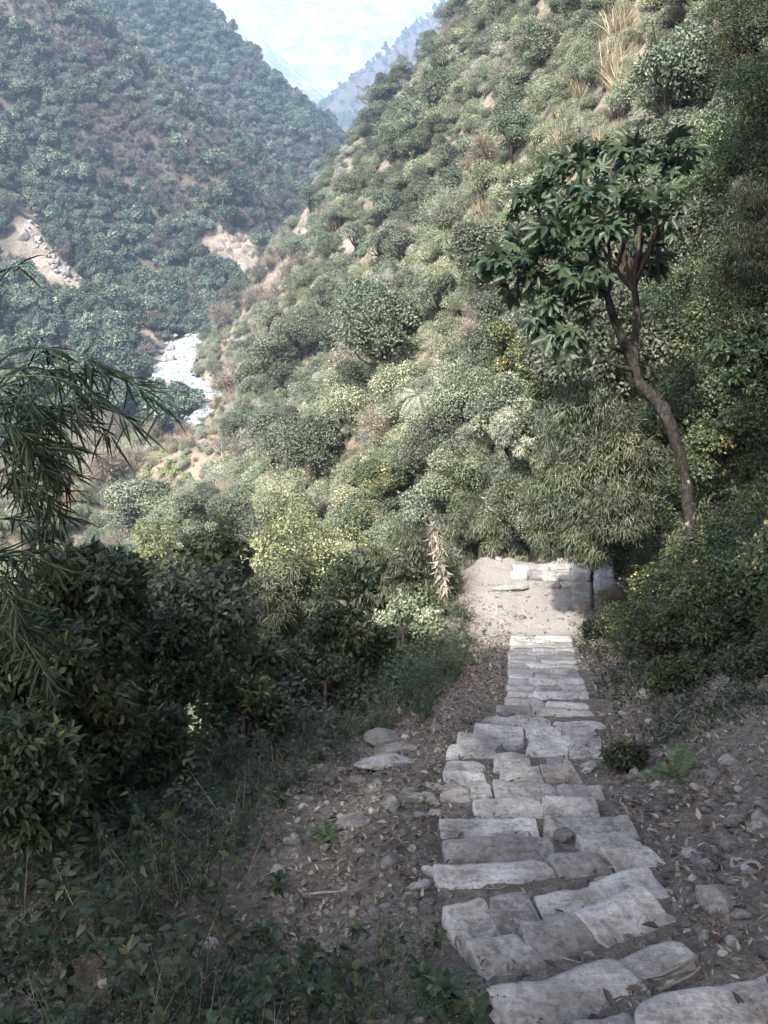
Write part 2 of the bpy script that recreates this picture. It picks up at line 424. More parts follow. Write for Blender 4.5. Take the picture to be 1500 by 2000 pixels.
M = {}
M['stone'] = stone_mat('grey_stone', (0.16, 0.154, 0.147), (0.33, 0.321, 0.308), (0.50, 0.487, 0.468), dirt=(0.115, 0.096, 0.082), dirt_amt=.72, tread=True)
M['wall_stone'] = stone_mat('wall_stone', (0.12, 0.117, 0.115), (0.235, 0.23, 0.226), (0.36, 0.352, 0.345), dirt_amt=.4)
M['rock'] = stone_mat('loose_rock', (0.085, 0.082, 0.079), (0.17, 0.165, 0.16), (0.29, 0.282, 0.274), dirt_amt=0.45)
M['pale_rock'] = stone_mat('pale_rock', (0.18, 0.174, 0.166), (0.30, 0.291, 0.28), (0.44, 0.428, 0.412), dirt_amt=0.35)
M['cliff'] = stone_mat('cliff_rock', (0.08, 0.07, 0.062), (0.165, 0.147, 0.132), (0.27, 0.248, 0.228), dirt=(0.11, 0.08, 0.06), dirt_amt=0.6, scale=0.12)
M['boulder'] = stone_mat('river_boulder', (0.09, 0.09, 0.09), (0.18, 0.178, 0.175), (0.29, 0.285, 0.28), dirt_amt=0.25, scale=0.25)

g = lambda a, b, c: (a, b, c)
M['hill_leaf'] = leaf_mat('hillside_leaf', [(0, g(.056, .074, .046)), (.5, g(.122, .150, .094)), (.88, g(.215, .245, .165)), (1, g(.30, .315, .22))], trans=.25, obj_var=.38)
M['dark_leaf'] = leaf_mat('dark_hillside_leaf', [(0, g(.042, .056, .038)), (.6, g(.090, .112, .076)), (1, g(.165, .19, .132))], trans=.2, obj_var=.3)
M['pale_leaf'] = leaf_mat('silvery_leaf', [(0, g(0.110, 0.128, 0.099)), (.5, g(0.198, 0.216, 0.167)), (1, g(0.317, 0.326, 0.264))], trans=.25, obj_var=.22)
M['yellow_leaf'] = leaf_mat('yellow_green_leaf', [(0, g(.055, .068, .032)), (.45, g(.115, .135, .065)), (.8, g(.22, .235, .125)), (1, g(.38, .385, .25))], trans=.3, obj_var=.1)
M['forest_leaf'] = leaf_mat('forest_leaf', [(0, g(.018, .036, .030)), (.5, g(.060, .092, .070)), (1, g(.20, .235, .165))], trans=.2, obj_var=.5)
M['brown_leaf'] = leaf_mat('dry_brown_leaf', [(0, g(.095, .085, .066)), (.6, g(.185, .168, .132)), (1, g(.30, .275, .23))], trans=.2, obj_var=.25)
M['straw'] = leaf_mat('dry_grass', [(0, g(.15, .125, .08)), (.6, g(.27, .238, .165)), (1, g(.40, .365, .275))], trans=.3, obj_var=.2)
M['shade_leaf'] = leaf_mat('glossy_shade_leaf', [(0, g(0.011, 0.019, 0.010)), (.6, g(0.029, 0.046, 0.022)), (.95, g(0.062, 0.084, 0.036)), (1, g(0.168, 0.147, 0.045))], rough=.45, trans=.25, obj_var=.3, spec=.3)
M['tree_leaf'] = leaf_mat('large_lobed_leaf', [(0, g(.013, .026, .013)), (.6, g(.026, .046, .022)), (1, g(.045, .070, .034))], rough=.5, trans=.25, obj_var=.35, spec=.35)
M['vine_leaf'] = leaf_mat('round_vine_leaf', [(0, g(0.027, 0.040, 0.022)), (.6, g(0.058, 0.084, 0.038)), (.93, g(0.112, 0.142, 0.068)), (.965, g(0.336, 0.263, 0.072)), (1, g(0.448, 0.367, 0.144))], rough=.45, trans=.3, obj_var=.25, spec=.3)
M['lance_leaf'] = leaf_mat('lance_leaf', [(0, g(0.038, 0.048, 0.029)), (.6, g(0.072, 0.086, 0.052)), (1, g(0.145, 0.154, 0.101))], rough=.45, trans=.25, obj_var=.2, spec=.3)
M['bamboo_leaf'] = leaf_mat('bamboo_leaf', [(0, g(.010, .019, .010)), (.6, g(.022, .038, .019)), (1, g(.05, .072, .036))], rough=.55, trans=.25, obj_var=.15, spec=.25)
M['fern'] = leaf_mat('fern_frond', [(0, g(.03, .055, .03)), (.6, g(.068, .108, .058)), (1, g(.12, .165, .09))], rough=.45, trans=.3, obj_var=.2)
M['hill_fern'] = leaf_mat('hill_fern_frond', [(0, g(.07, .10, .04)), (.6, g(.15, .19, .085)), (1, g(.24, .27, .14))], rough=.5, trans=.3, obj_var=.2)
M['weed'] = leaf_mat('weed_leaf', [(0, g(0.013, 0.022, 0.011)), (.55, g(0.033, 0.052, 0.025)), (.9, g(0.064, 0.088, 0.044)), (.97, g(0.110, 0.125, 0.052)), (1, g(0.175, 0.164, 0.074))], rough=.42, trans=.3, obj_var=.2, spec=.3)
M['litter'] = leaf_mat('dead_leaf', [(0, g(.06, .046, .038)), (.4, g(.13, .10, .082)), (.75, g(.22, .18, .15)), (1, g(.34, .30, .26))], rough=.7, trans=.15, obj_var=.3)
M['twig'] = bark_mat('bare_twig', [(.3, g(.075, .066, .062)), (.7, g(.155, .138, .13))], 6, 0.1)
M['bark'] = bark_mat('brown_bark', [(.3, g(.014, .011, .009)), (.5, g(.040, .030, .025)), (.72, g(.095, .074, .062))], 16, .9)
M['pale_bark'] = bark_mat('patched_bark', [(.36, g(.030, .020, .016)), (.50, g(.075, .048, .036)), (.58, g(.17, .15, .14)), (.75, g(.36, .345, .33))], 9, .9, .7)
def trunk_mat():
    m = bark_mat('leaning_trunk_bark', [(.3, g(.007, .006, .0055)), (.5, g(.020, .017, .015)), (.72, g(.055, .047, .042))], 22, 1.0, .5)
    N = m.node_tree.nodes; L = m.node_tree.links; B = N['Principled BSDF']; old = B.inputs['Base Color'].links[0].from_socket
    tc = N.new('ShaderNodeTexCoord'); n = noise(N, L, 5.5, 5, .65, tc.outputs['Object']); sp = N.new('ShaderNodeSeparateXYZ'); L.new(tc.outputs['Object'], sp.inputs[0])
    a = N.new('ShaderNodeMath'); a.operation = 'MULTIPLY_ADD'; L.new(sp.outputs[2], a.inputs[0]); a.inputs[1].default_value = -.085; L.new(n.outputs[0], a.inputs[2])
    cr = ramp(N, [(.44, (0, 0, 0)), (.50, (.9,) * 3)]); L.new(a.outputs[0], cr.inputs[0]); x = N.new('ShaderNodeMix'); x.data_type = 'RGBA'
    L.new(cr.outputs[0], x.inputs[0]); L.new(old, x.inputs[6]); x.inputs[7].default_value = (.20, .19, .18, 1); L.new(x.outputs[2], B.inputs['Base Color'])
    return m
M['trunk'] = trunk_mat()
M['stem'] = bark_mat('green_stem', [(.3, g(.045, .06, .03)), (.7, g(.11, .115, .07))], 20, .1)
M['dead_wood'] = bark_mat('dead_wood', [(.3, g(.12, .10, .085)), (.7, g(.3, .265, .235))], 20, .3)

# ------------------------------------------------------------------ ground
def ground_material():
    m, N, L, B = mat('hillside_soil')
    geo = N.new('ShaderNodeNewGeometry'); pos = geo.outputs['Position']
    def at(n):
        a = N.new('ShaderNodeAttribute'); a.attribute_name = n; return a.outputs['Fac']
    def mix(f, c1, c2):
        x = N.new('ShaderNodeMix'); x.data_type = 'RGBA'
        for s, v in ((0, f), (6, c1), (7, c2)):
            if isinstance(v, tuple): x.inputs[s].default_value = (*v, 1)
            else: L.new(v, x.inputs[s])
        return x.outputs[2]
    n1 = noise(N, L, 2.2, 6, 0.65, pos); n2 = noise(N, L, 17, 6, 0.7, pos); n3 = noise(N, L, 75, 4, 0.7, pos)
    s = N.new('ShaderNodeMath'); s.operation = 'ADD'; L.new(n2.outputs[0], s.inputs[0]); L.new(n3.outputs[0], s.inputs[1])
    h = N.new('ShaderNodeMath'); h.operation = 'MULTIPLY'; h.inputs[1].default_value = .5; L.new(s.outputs[0], h.inputs[0])
    dirt = ramp(N, [(.34, (.045, .038, .032)), (.5, (.118, .102, .088)), (.66, (.24, .215, .19))]); L.new(h.outputs[0], dirt.inputs[0])
    dust = ramp(N, [(.34, (.115, .108, .10)), (.5, (.18, .172, .162)), (.66, (.25, .24, .228))]); L.new(h.outputs[0], dust.inputs[0])
    f1 = noise(N, L, .32, 6, .7, pos); f2 = noise(N, L, 1.9, 5, .7, pos)
    fs = N.new('ShaderNodeMath'); fs.operation = 'ADD'; L.new(f1.outputs[0], fs.inputs[0]); L.new(f2.outputs[0], fs.inputs[1])
    fh = N.new('ShaderNodeMath'); fh.operation = 'MULTIPLY'; fh.inputs[1].default_value = .5; L.new(fs.outputs[0], fh.inputs[0])
    hill = ramp(N, [(.36, (.055, .052, .038)), (.47, (.11, .098, .075)), (.56, (.17, .148, .118)), (.66, (.125, .12, .08))]); L.new(fh.outputs[0], hill.inputs[0])
    bare = ramp(N, [(.36, (.085, .070, .058)), (.5, (.165, .142, .122)), (.62, (.26, .235, .21))]); L.new(fh.outputs[0], bare.inputs[0])
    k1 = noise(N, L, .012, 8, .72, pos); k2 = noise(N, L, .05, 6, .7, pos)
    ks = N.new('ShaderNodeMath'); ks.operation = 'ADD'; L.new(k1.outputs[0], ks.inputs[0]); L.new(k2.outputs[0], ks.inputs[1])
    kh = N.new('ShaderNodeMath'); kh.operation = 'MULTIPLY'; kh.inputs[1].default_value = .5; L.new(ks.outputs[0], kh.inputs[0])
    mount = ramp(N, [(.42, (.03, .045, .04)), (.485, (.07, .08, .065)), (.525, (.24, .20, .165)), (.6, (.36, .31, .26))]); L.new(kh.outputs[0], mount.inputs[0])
    c = mix(at('near'), hill.outputs[0], dirt.outputs[0])
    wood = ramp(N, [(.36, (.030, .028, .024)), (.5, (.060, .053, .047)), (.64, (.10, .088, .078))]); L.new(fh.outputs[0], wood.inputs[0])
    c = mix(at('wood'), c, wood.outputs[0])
    c = mix(at('dust'), c, dust.outputs[0])
    c = mix(at('bare'), c, bare.outputs[0])
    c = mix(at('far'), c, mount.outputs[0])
    L.new(c, B.inputs['Base Color']); B.inputs['Roughness'].default_value = .95; B.inputs['Specular IOR Level'].default_value = .1
    b = N.new('ShaderNodeBump'); b.inputs['Strength'].default_value = .7; b.inputs['Distance'].default_value = .03
    L.new(h.outputs[0], b.inputs['Height']); L.new(b.outputs[0], B.inputs['Normal'])
    return m

def axis(*parts):
    out = []
    for a, b, s0, s1 in parts:           # step grows from s0 to s1
        x = a; st = s0
        n = max(2, int(abs(b - a) / ((s0 + s1) / 2)))
        w_ = np.linspace(s0, s1, n); w_ = w_ / w_.sum() * (b - a)
        out.append(a + np.concatenate([[0], np.cumsum(w_)[:-1]]))
    return np.concatenate(out + [[parts[-1][1]]])

GX = axis((-3600, -420, 95, 20), (-420, -60, 14, 2.6), (-60, -4.5, 2.4, .3), (-4.5, 4.6, .055, .055), (4.6, 12, .07, .35), (12, 70, .45, 2.6), (70, 420, 3, 18), (420, 3600, 22, 95))
GY = axis((-60, -2, 3, .5), (-2, 1.4, .3, .1), (1.4, 9, .05, .07), (9, 20, .07, .16), (20, 60, .25, 1.1), (60, 330, 1.2, 2.4), (330, 900, 2.6, 9), (900, 2200, 9, 20), (2200, 5200, 24, 80))
XX, YY = np.meshgrid(GX, GY)
ZZ = height(XX, YY)
nx, ny = len(GX), len(GY)
ii = (np.arange(ny - 1)[:, None] * nx + np.arange(nx - 1)[None]).ravel()
gm = MB(); gm.add(np.stack([XX, YY, ZZ], -1).reshape(-1, 3), np.stack([ii, ii + 1, ii + nx + 1, ii + nx], 1))
_xl = np.interp(YY, SY, SXL); _xr = np.interp(YY, SY, SXR)
a_near = smooth(26, 19, YY) * smooth(-9, -4, XX - np.interp(YY, LEDGE_Y, LEDGE_X)) * smooth(9, 5, XX - _xr)
a_dust = smooth(11.5, 13.8, YY + 0.7 * fbm(XX * 1.5, YY * 1.5, 61)) * smooth(18.8, 17.8, YY) * smooth(-.75, -.25, XX - _xl + .25 * fbm(XX * 2, YY * 2, 63)) * smooth(.25, 0, XX - _xr)
a_dust = np.maximum(a_dust, .55 * smooth(7, 12, YY) * smooth(18, 16, YY) * smooth(-.4, .05, XX - _xl) * smooth(.3, 0, XX - _xr))
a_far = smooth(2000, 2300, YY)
def scar(pix, w):
    pts, _ = hit([p[0] for p in pix], [p[1] for p in pix], 20)
    wob = .9 * w * fbm(XX / w / 1.2, YY / w / 1.2, 71, 4)
    return smooth(w * 1.1, w * .35, seg_dist(XX, YY, pts[:, :2]) + wob)
SCARS = [([(62, 415), (75, 470), (110, 515), (150, 550), (178, 572)], 4.6), ([(178, 572), (230, 625), (300, 664)], 3.0),
         ([(440, 470), (470, 490), (490, 510)], 6.0), ([(610, 246), (632, 268), (650, 292)], 3.0), ([(560, 425), (600, 442)], 1.6),
         ([(548, 530), (535, 580), (530, 600)], 1.7), ([(672, 470), (680, 505)], 1.7), ([(745, 330), (735, 380), (720, 420)], 1.5),
         ([(360, 470), (372, 490)], 1.5), ([(1120, 40), (1100, 90)], 1.1), ([(600, 640), (590, 680)], .9), ([(715, 545), (700, 570)], .8),
         ([(480, 640), (470, 700), (450, 740)], 1.4), ([(395, 760), (330, 770), (400, 790)], 2.2), ([(560, 700), (540, 730)], .8)]
a_bare = np.zeros_like(XX)
for pix, wd in SCARS: a_bare = np.maximum(a_bare, scar(pix, wd))
a_bare = np.maximum(a_bare, smooth(6.5, 4.5, seg_dist(XX, YY, RIV)) * (YY > 120) * (YY < 260))
BARE = a_bare
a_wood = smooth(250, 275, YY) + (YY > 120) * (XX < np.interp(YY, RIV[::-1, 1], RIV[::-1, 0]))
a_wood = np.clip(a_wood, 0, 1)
def bare_at(x, y):
    ix = np.clip(np.searchsorted(GX, x), 0, nx - 1); iy = np.clip(np.searchsorted(GY, y), 0, ny - 1)
    return BARE[iy, ix]
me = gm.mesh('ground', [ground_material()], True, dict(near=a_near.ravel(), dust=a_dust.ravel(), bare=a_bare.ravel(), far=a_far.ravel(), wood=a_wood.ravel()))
tag(link('ground', me), 'valley hillside of soil and dry grass with a dirt trail', 'ground', kind='structure')

# ------------------------------------------------------------------ river
def river():
    i0 = 1; line = spline(RIV[i0:-4], 160)
    t = unit(np.gradient(line, axis=0)); nrm = np.stack([-t[:, 1], t[:, 0]], 1)
    s = np.linspace(-1, 1, 15); wd = 3.6 + .6 * fbm(np.arange(160) / 9., np.zeros(160), 5)
    XY = line[:, None] + nrm[:, None] * (s[None, :] * wd[:, None])[..., None]
    z = RIV_Z - .12 + .16 * fbm(XY[..., 0] * .9, XY[..., 1] * .9, 8, 3) + .012 * (line[:, 1] - 170)[:, None]
    z = RIV_Z - .12 + .22 * fbm(XY[..., 0] * .9, XY[..., 1] * .9, 8, 3)
    V = np.concatenate([XY, z[..., None]], -1).reshape(-1, 3)
    i = (np.arange(159)[:, None] * 15 + np.arange(14)[None]).ravel()
    mb = MB(); mb.add(V, np.stack([i, i + 15, i + 16, i + 1], 1))
    m, N, L, B = mat('river_water')
    geo = N.new('ShaderNodeNewGeometry'); n = noise(N, L, .55, 5, .65, geo.outputs['Position'])
    cr = ramp(N, [(.40, (.10, .13, .135)), (.50, (.24, .28, .285)), (.60, (.55, .57, .57))]); L.new(n.outputs[0], cr.inputs[0])
    L.new(cr.outputs[0], B.inputs['Base Color']); B.inputs['Roughness'].default_value = .5
    b = N.new('ShaderNodeBump'); b.inputs['Strength'].default_value = .6; b.inputs['Distance'].default_value = .3; L.new(n.outputs[0], b.inputs['Height']); L.new(b.outputs[0], B.inputs['Normal'])
    tag(link('river', mb.mesh('river', [m], True)), 'pale blue river with white rapids in the valley bottom', 'river', kind='structure')
    # boulders
    r = np.random.default_rng(5)
    protos = []
    for k in range(6):
        V, F = rock_arrays(100 + k, 2, 14, .06, (1, .85, .7)); mb = MB(); mb.add(V, F); protos.append(mb.mesh('boulder', [M['boulder']]))
    c = 0
    vis = [j for j in range(160) if 150 < line[j, 1] < 236]
    nrm = nrm
    sizes = np.concatenate([r.uniform(1.2, 1.7, 9), r.uniform(.55, .95, 70), r.uniform(.25, .55, 200)])
    for sz in sizes:
        j = r.choice(vis); off = np.clip(r.normal(0, .62), -1.6, 1.6) * 3.9
        if abs(off) < 1.5 and r.random() < .75: off = np.sign(off) * r.uniform(1.8, 5)
        x, y = line[j] + nrm[j] * off
        zz = max(float(height(x, y)), RIV_Z - .3) + sz * .18
        o = link('river_boulder', protos[c % 6], None, (x, y, zz), r.uniform(-.4, .4, 3) + [0, 0, r.uniform(0, 6)], sz * r.uniform(.85, 1.15, 3))
        tag(o, ('large' if sz > 1.2 else 'medium-sized' if sz > .7 else 'small') + ' pale grey boulder ' + ('in the rapids ' if abs(off) < 2.2 else 'at the edge of the river ') + ('above the bend' if y > 190 else 'at the bend' if y > 176 else 'below the bend'), 'boulder', 'boulders along the river')
        c += 1
river()

# ------------------------------------------------------------------ stone steps
def rounded_box(nx_, ny_, nz_):
    """surface grid of the unit cube -1..1; returns verts and quads"""
    key = {}; V = []; Q = []
    def vid(i, j, k):
        if (i, j, k) not in key: key[(i, j, k)] = len(V); V.append((2 * i / nx_ - 1, 2 * j / ny_ - 1, 2 * k / nz_ - 1))
        return key[(i, j, k)]
    for i in range(nx_):
        for j in range(ny_):
            Q.append((vid(i, j, nz_), vid(i + 1, j, nz_), vid(i + 1, j + 1, nz_), vid(i, j + 1, nz_)))
            Q.append((vid(i, j, 0), vid(i, j + 1, 0), vid(i + 1, j + 1, 0), vid(i + 1, j, 0)))
    for i in range(nx_):
        for k in range(nz_):
            Q.append((vid(i, 0, k), vid(i + 1, 0, k), vid(i + 1, 0, k + 1), vid(i, 0, k + 1)))
            Q.append((vid(i, ny_, k), vid(i, ny_, k + 1), vid(i + 1, ny_, k + 1), vid(i + 1, ny_, k)))
    for j in range(ny_):
        for k in range(nz_):
            Q.append((vid(0, j, k), vid(0, j, k + 1), vid(0, j + 1, k + 1), vid(0, j + 1, k)))
            Q.append((vid(nx_, j, k), vid(nx_, j + 1, k), vid(nx_, j + 1, k + 1), vid(nx_, j, k + 1)))
    return np.array(V), np.array(Q)
RB = {True: rounded_box(40, 20, 5), False: rounded_box(12, 6, 3)}

def slab(seed, L_, D_, H_, fine=True, rad=.035, rough=.02, wob=.05):
    """worn stone block: size L x D x H metres, top at z=0"""
    V, Q = RB[fine]; h = np.array([L_, D_, H_]) / 2
    p = V * h; r_ = min(rad, min(h) * .8)
    core = np.clip(p, -(h - r_), h - r_); d = p - core
    p = core + unit(d) * np.minimum(np.linalg.norm(d, axis=1, keepdims=True), r_) * (np.linalg.norm(d, axis=1, keepdims=True) > 1e-6)
    sx = seed * 3.7
    # irregular outline
    p[:, 1] += wob * fbm(p[:, 0] * 3.5 + sx, np.full(len(p), seed * 1.3), 4, 3) * (.4 + .6 * (V[:, 1] + 1) / 2)
    p[:, 0] += wob * fbm(p[:, 1] * 4 + sx, p[:, 2] * 3 + seed, 6, 2) * np.abs(V[:, 0]) ** 3
    top = (V[:, 2] + 1) / 2
    p[:, 2] += top * (rough * 1.3 * fbm(p[:, 0] * 5 + sx, p[:, 1] * 5, 8, 3) + rough * .9 * np.abs(fbm(p[:, 0] * 11 + sx, p[:, 1] * 16, 12, 4)) - rough * .3)
    # worn front edge, chipped corners
    p[:, 2] -= top * .014 * np.clip(V[:, 1], 0, 1) ** 8
    cr_ = np.random.default_rng(seed * 13 + 5)
    for sx_ in (-1, 1):
        for sy_ in (-1, 1):                         # broken corners
            if cr_.random() < .45:
                w_ = (np.clip(V[:, 0] * sx_, 0, 1) ** (3 + 9 * cr_.random())) * (np.clip(V[:, 1] * sy_, 0, 1) ** (2 + 4 * cr_.random())); c_ = cr_.uniform(.015, .055) * min(1, D_ / .3)
                p[:, 0] -= sx_ * w_ * c_ * cr_.uniform(.4, 1.2); p[:, 1] -= sy_ * w_ * c_; p[:, 2] -= top * w_ * c_ * .35
    p[:, 2] -= H_ / 2
    return p, Q

stair = bpy.data.objects.new('stone_steps', None); COL.objects.link(stair)
tag(stair, 'worn grey stone steps running down the hillside trail', 'steps', kind='structure')
# nose lines measured on the photograph: stones as (left px, left py, right px, right py)
ROWS = [
    [(1029, 2000, 1211, 1962), (1213, 1961, 1530, 1880)],
    [(956, 1922, 1204, 1858), (1208, 1857, 1334, 1822)],
    [(910, 1828, 1003, 1797), (1007, 1796, 1120, 1772), (1124, 1770, 1250, 1724)],
    [(872, 1760, 948, 1748), (951, 1748, 1030, 1738), (1034, 1738, 1155, 1712), (1158, 1711, 1262, 1688)],
    [(854, 1679, 1073, 1663), (1079, 1664, 1172, 1656), (1176, 1652, 1268, 1640)],
    [(863, 1636, 1066, 1626), (1124, 1626, 1236, 1613)],
    [(866, 1592, 1046, 1589), (1050, 1589, 1138, 1588), (1142, 1590, 1222, 1586)],
    [(921, 1555, 1052, 1551), (1056, 1551, 1156, 1551)],
    [(861, 1518, 955, 1519), (961, 1520, 1076, 1522), (1088, 1524, 1172, 1524)],
    [(866, 1497, 942, 1498), (977, 1493, 1050, 1489), (1053, 1489, 1114, 1484)],
    [(870, 1478, 946, 1481), (966, 1465, 1030, 1466), (1070, 1470, 1112, 1472)],
    [(870, 1446, 961, 1450), (1034, 1438, 1108, 1447), (1112, 1452, 1172, 1455)],
    [(903, 1425, 1026, 1437), (1034, 1432, 1108, 1432), (1112, 1434, 1170, 1437)],
    [(933, 1408, 1024, 1415), (1028, 1414, 1092, 1416), (1096, 1416, 1158, 1420)],
    [(942, 1392, 1010, 1395), (1013, 1395, 1072, 1398), (1075, 1399, 1184, 1407)],
    [(970, 1371, 1034, 1373), (1037, 1372, 1110, 1376), (1113, 1377, 1162, 1381)],
    [(987, 1357, 1060, 1361), (1063, 1361, 1150, 1367)]]
yrow = 1344.0
rr = np.random.default_rng(77)
while yrow > 1236:
    a = np.interp(yrow, EDGE[::-1, 2], EDGE[::-1, 0]); b = np.interp(yrow, EDGE[::-1, 2], EDGE[::-1, 1])
    cuts = [a] + sorted(a + (b - a) * c for c in ([rr.uniform(.35, .65)] if rr.random() < .6 else [rr.uniform(.25, .4), rr.uniform(.6, .75)])) + [b]
    ROWS.append([(c0 + (1 if i else 0), yrow + rr.uniform(-1, 1), c1, yrow + rr.uniform(0, 2.5)) for i, (c0, c1) in enumerate(zip(cuts[:-1], cuts[1:]))])
    yrow -= np.interp(yrow, [1240, 1350], [5.2, 12.0])
cnt = 0
STEP_TOP = []
for ri, row in enumerate(ROWS):
    A = on_stair_plane([s_[0] for s_ in row], [s_[1] for s_ in row]); Bp = on_stair_plane([s_[2] for s_ in row], [s_[3] for s_ in row])
    zc = float(np.mean([A[:, 2], Bp[:, 2]]))
    fp = lambda x_, y_: CAM + ray(x_, y_) * ((zc - CAM[2]) / ray(x_, y_)[2])
    for st in row:
        a = fp(st[0], st[1]); b = fp(st[2], st[3])
        fine = ri < 15
        d = b[:2] - a[:2]; L_ = float(np.hypot(*d)); ang = math.atan2(d[1], d[0])
        D_ = rr.uniform(.40, .46); H_ = .2
        p, Q = slab(cnt + 1, L_ + .026, D_, H_, fine, rad=.011, rough=.017 if fine else .012, wob=.026 if fine else .018)
        z = zc + rr.uniform(-.008, .008)
        mid = (a + b) / 2; nrm = np.array([-math.sin(ang), math.cos(ang)])
        c = mid[:2] - nrm * D_ / 2
        mb = MB(); mb.add(p, Q)
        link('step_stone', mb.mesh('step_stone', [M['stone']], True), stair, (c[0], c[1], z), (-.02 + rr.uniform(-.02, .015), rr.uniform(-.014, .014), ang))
        cnt += 1

# flat paving slabs at the landing and the low wall beside it
landing = bpy.data.objects.new('paved_landing', None); COL.objects.link(landing)
tag(landing, 'pale paved landing of flat slabs where the steps end', 'landing', kind='structure')
def flat_pt(px, py, z):
    r_ = ray(px, py); k = (z - CAM[2]) / r_[..., 2]; return CAM + r_ * k
ZL = Z_FLAT - .13
slabs = [(1004, 1103, 1032, 1124), (1033, 1103, 1070, 1115), (1071, 1102, 1113, 1114), (1000, 1116, 1030, 1132), (1032, 1116, 1058, 1130), (1060, 1116, 1082, 1134), (1083, 1116, 1113, 1120),
         (1062, 1122, 1092, 1136), (1093, 1122, 1114, 1136), (1064, 1137, 1092, 1150), (1094, 1138, 1114, 1150)]
for i, (x0, y0, x1, y1) in enumerate(slabs):
    a = flat_pt(x0, y1, ZL); b = flat_pt(x1, y0, ZL)
    p, Q = slab(300 + i, abs(b[0] - a[0]) * .97, abs(b[1] - a[1]) * .96, .12, False, .012, .008, .02)
    mb = MB(); mb.add(p, Q)
    link('paving_slab', mb.mesh('paving_slab', [M['wall_stone']], True), landing, ((a[0] + b[0]) / 2, (a[1] + b[1]) / 2, ZL + .05 + rr.uniform(-.008, .012)), (0, 0, rr.uniform(-.05, .05)))
wall = bpy.data.objects.new('low_stone_wall', None); COL.objects.link(wall)
w0 = flat_pt(1134, 1206, ZL); w1 = flat_pt(1134, 1068, ZL)
wall.location = (float(w0[0]), float(w0[1]), ZL)
tag(wall, 'low grey stone kerb wall of squared blocks along the lower path', 'wall')
wd = (w1 - w0)[:2]; wl = float(np.hypot(*wd)); wa = math.atan2(wd[1], wd[0]); tw = wd / wl; nw = np.array([tw[1], -tw[0]])
for row, (off, zt, hh, dep) in enumerate(((0, .30, .7, .36), (.41, .62, 1.1, .36))):
    s_ = 0
    while s_ < wl:
        Lb = rr.uniform(.32, .55)
        p, Q = slab(400 + int(s_ * 10) + row * 50, Lb * .97, dep, hh, False, .02, .008, .02)
        c = tw * (s_ + Lb / 2) + nw * (off + rr.uniform(-.012, .012))
        mb = MB(); mb.add(p, Q)
        link('wall_block', mb.mesh('wall_block', [M['wall_stone']], True), wall, (c[0], c[1], zt + rr.uniform(-.012, .012)), (0, 0, wa + rr.uniform(-.03, .03)))
        s_ += Lb

# ------------------------------------------------------------------ plant prototypes
def crown_leaves(mb, r, lobes, n, L, W, up=.55, out=.6, hang=.2, droop=.12, big=False, zs=.85, m=0, low=.25, tint=.3):
    lobes = np.asarray(lobes, float); wgt = lobes[:, 3] ** 2; wgt /= wgt.sum()
    c = r.choice(len(lobes), n, p=wgt)
    d = rdir(n, r); flip = (d[:, 2] < 0) & (r.random(n) > low); d[flip, 2] *= -1
    rad = lobes[c, 3] * (.5 + .55 * r.random(n) ** .45)
    pos = lobes[c, :3] + d * rad[:, None] * [1, 1, zs]
    nrm = d * out + np.array([0, 0, up]) + r.normal(size=(n, 3)) * .28
    tan = d * .55 + r.normal(size=(n, 3)) * .7 - np.array([0, 0, hang])
    lt = r.uniform(-tint, tint, len(lobes))[c]
    R = np.clip(.5 + (r.random(n) - .5) * .55 + lt + .06 * r.normal(size=n), 0, 1)
    s = r.uniform(.65, 1.2, n)
    (leaves8 if big else leaves2)(mb, pos, nrm, tan, L * s, W * s, R, droop=droop, m=m)

def limbs(mb, r, base, lobes, r0, m=0, n=5):
    for (x, y, z, R) in lobes:
        e = np.array([x, y, z]); mid = base + (e - base) * .5 + r.normal(size=3) * .08 * np.linalg.norm(e - base) - np.array([0, 0, .06 * np.linalg.norm(e - base)])
        p = spline([base, mid, e], 6); tube(mb, p, np.linspace(r0, r0 * .25, 6), n, m=m)

def shoots(t, c, r, lobes, n, ln, L, W, rad=.006, big=False, m=0):
    """leafy shoots that break the outline of a crown"""
    lobes = np.asarray(lobes, float)
    for i in r.integers(0, len(lobes), n):
        o_ = lobes[i, :3]; cen = lobes[:, :3].mean(0); d = unit(unit(o_ - cen) * [.7, .7, .5] + np.array([0, 0, .8]) + r.normal(size=3) * .35); l_ = ln * r.uniform(.55, 1.2); b_ = o_ + d * lobes[i, 3] * .5
        p = spline([b_, b_ + d * l_ * .55, b_ + d * l_ + r.normal(size=3) * l_ * .12 - np.array([0, 0, .12 * l_])], 7); tube(t, p, np.linspace(rad, rad * .35, 7), 4)
        k = int(r.integers(10, 18)); f = r.uniform(.15, 1, k) * 6; j = np.minimum(f.astype(int), 5); pos = p[j] + (p[j + 1] - p[j]) * (f - j)[:, None]; sd = r.uniform(.7, 1.15, k)
        (leaves8 if big else leaves2)(c, pos, r.normal(size=(k, 3)) * .4 + [0, 0, .8], d * .5 + rdir(k, r), L * sd, W * sd, np.clip(.5 + r.normal(size=k) * .2, 0, 1), m=m)

def dome(r, n, wdt, hgt, rl, z0=0.0):
    out = []
    for i in range(n):
        a = r.uniform(0, 6.283); q = math.sqrt(r.random()) * .72
        zz = z0 + hgt * (1 - q * q) * r.uniform(.45, .85)
        out.append((math.cos(a) * q * wdt / 2, math.sin(a) * q * wdt / 2, zz, rl * r.uniform(.7, 1.25)))
    return out

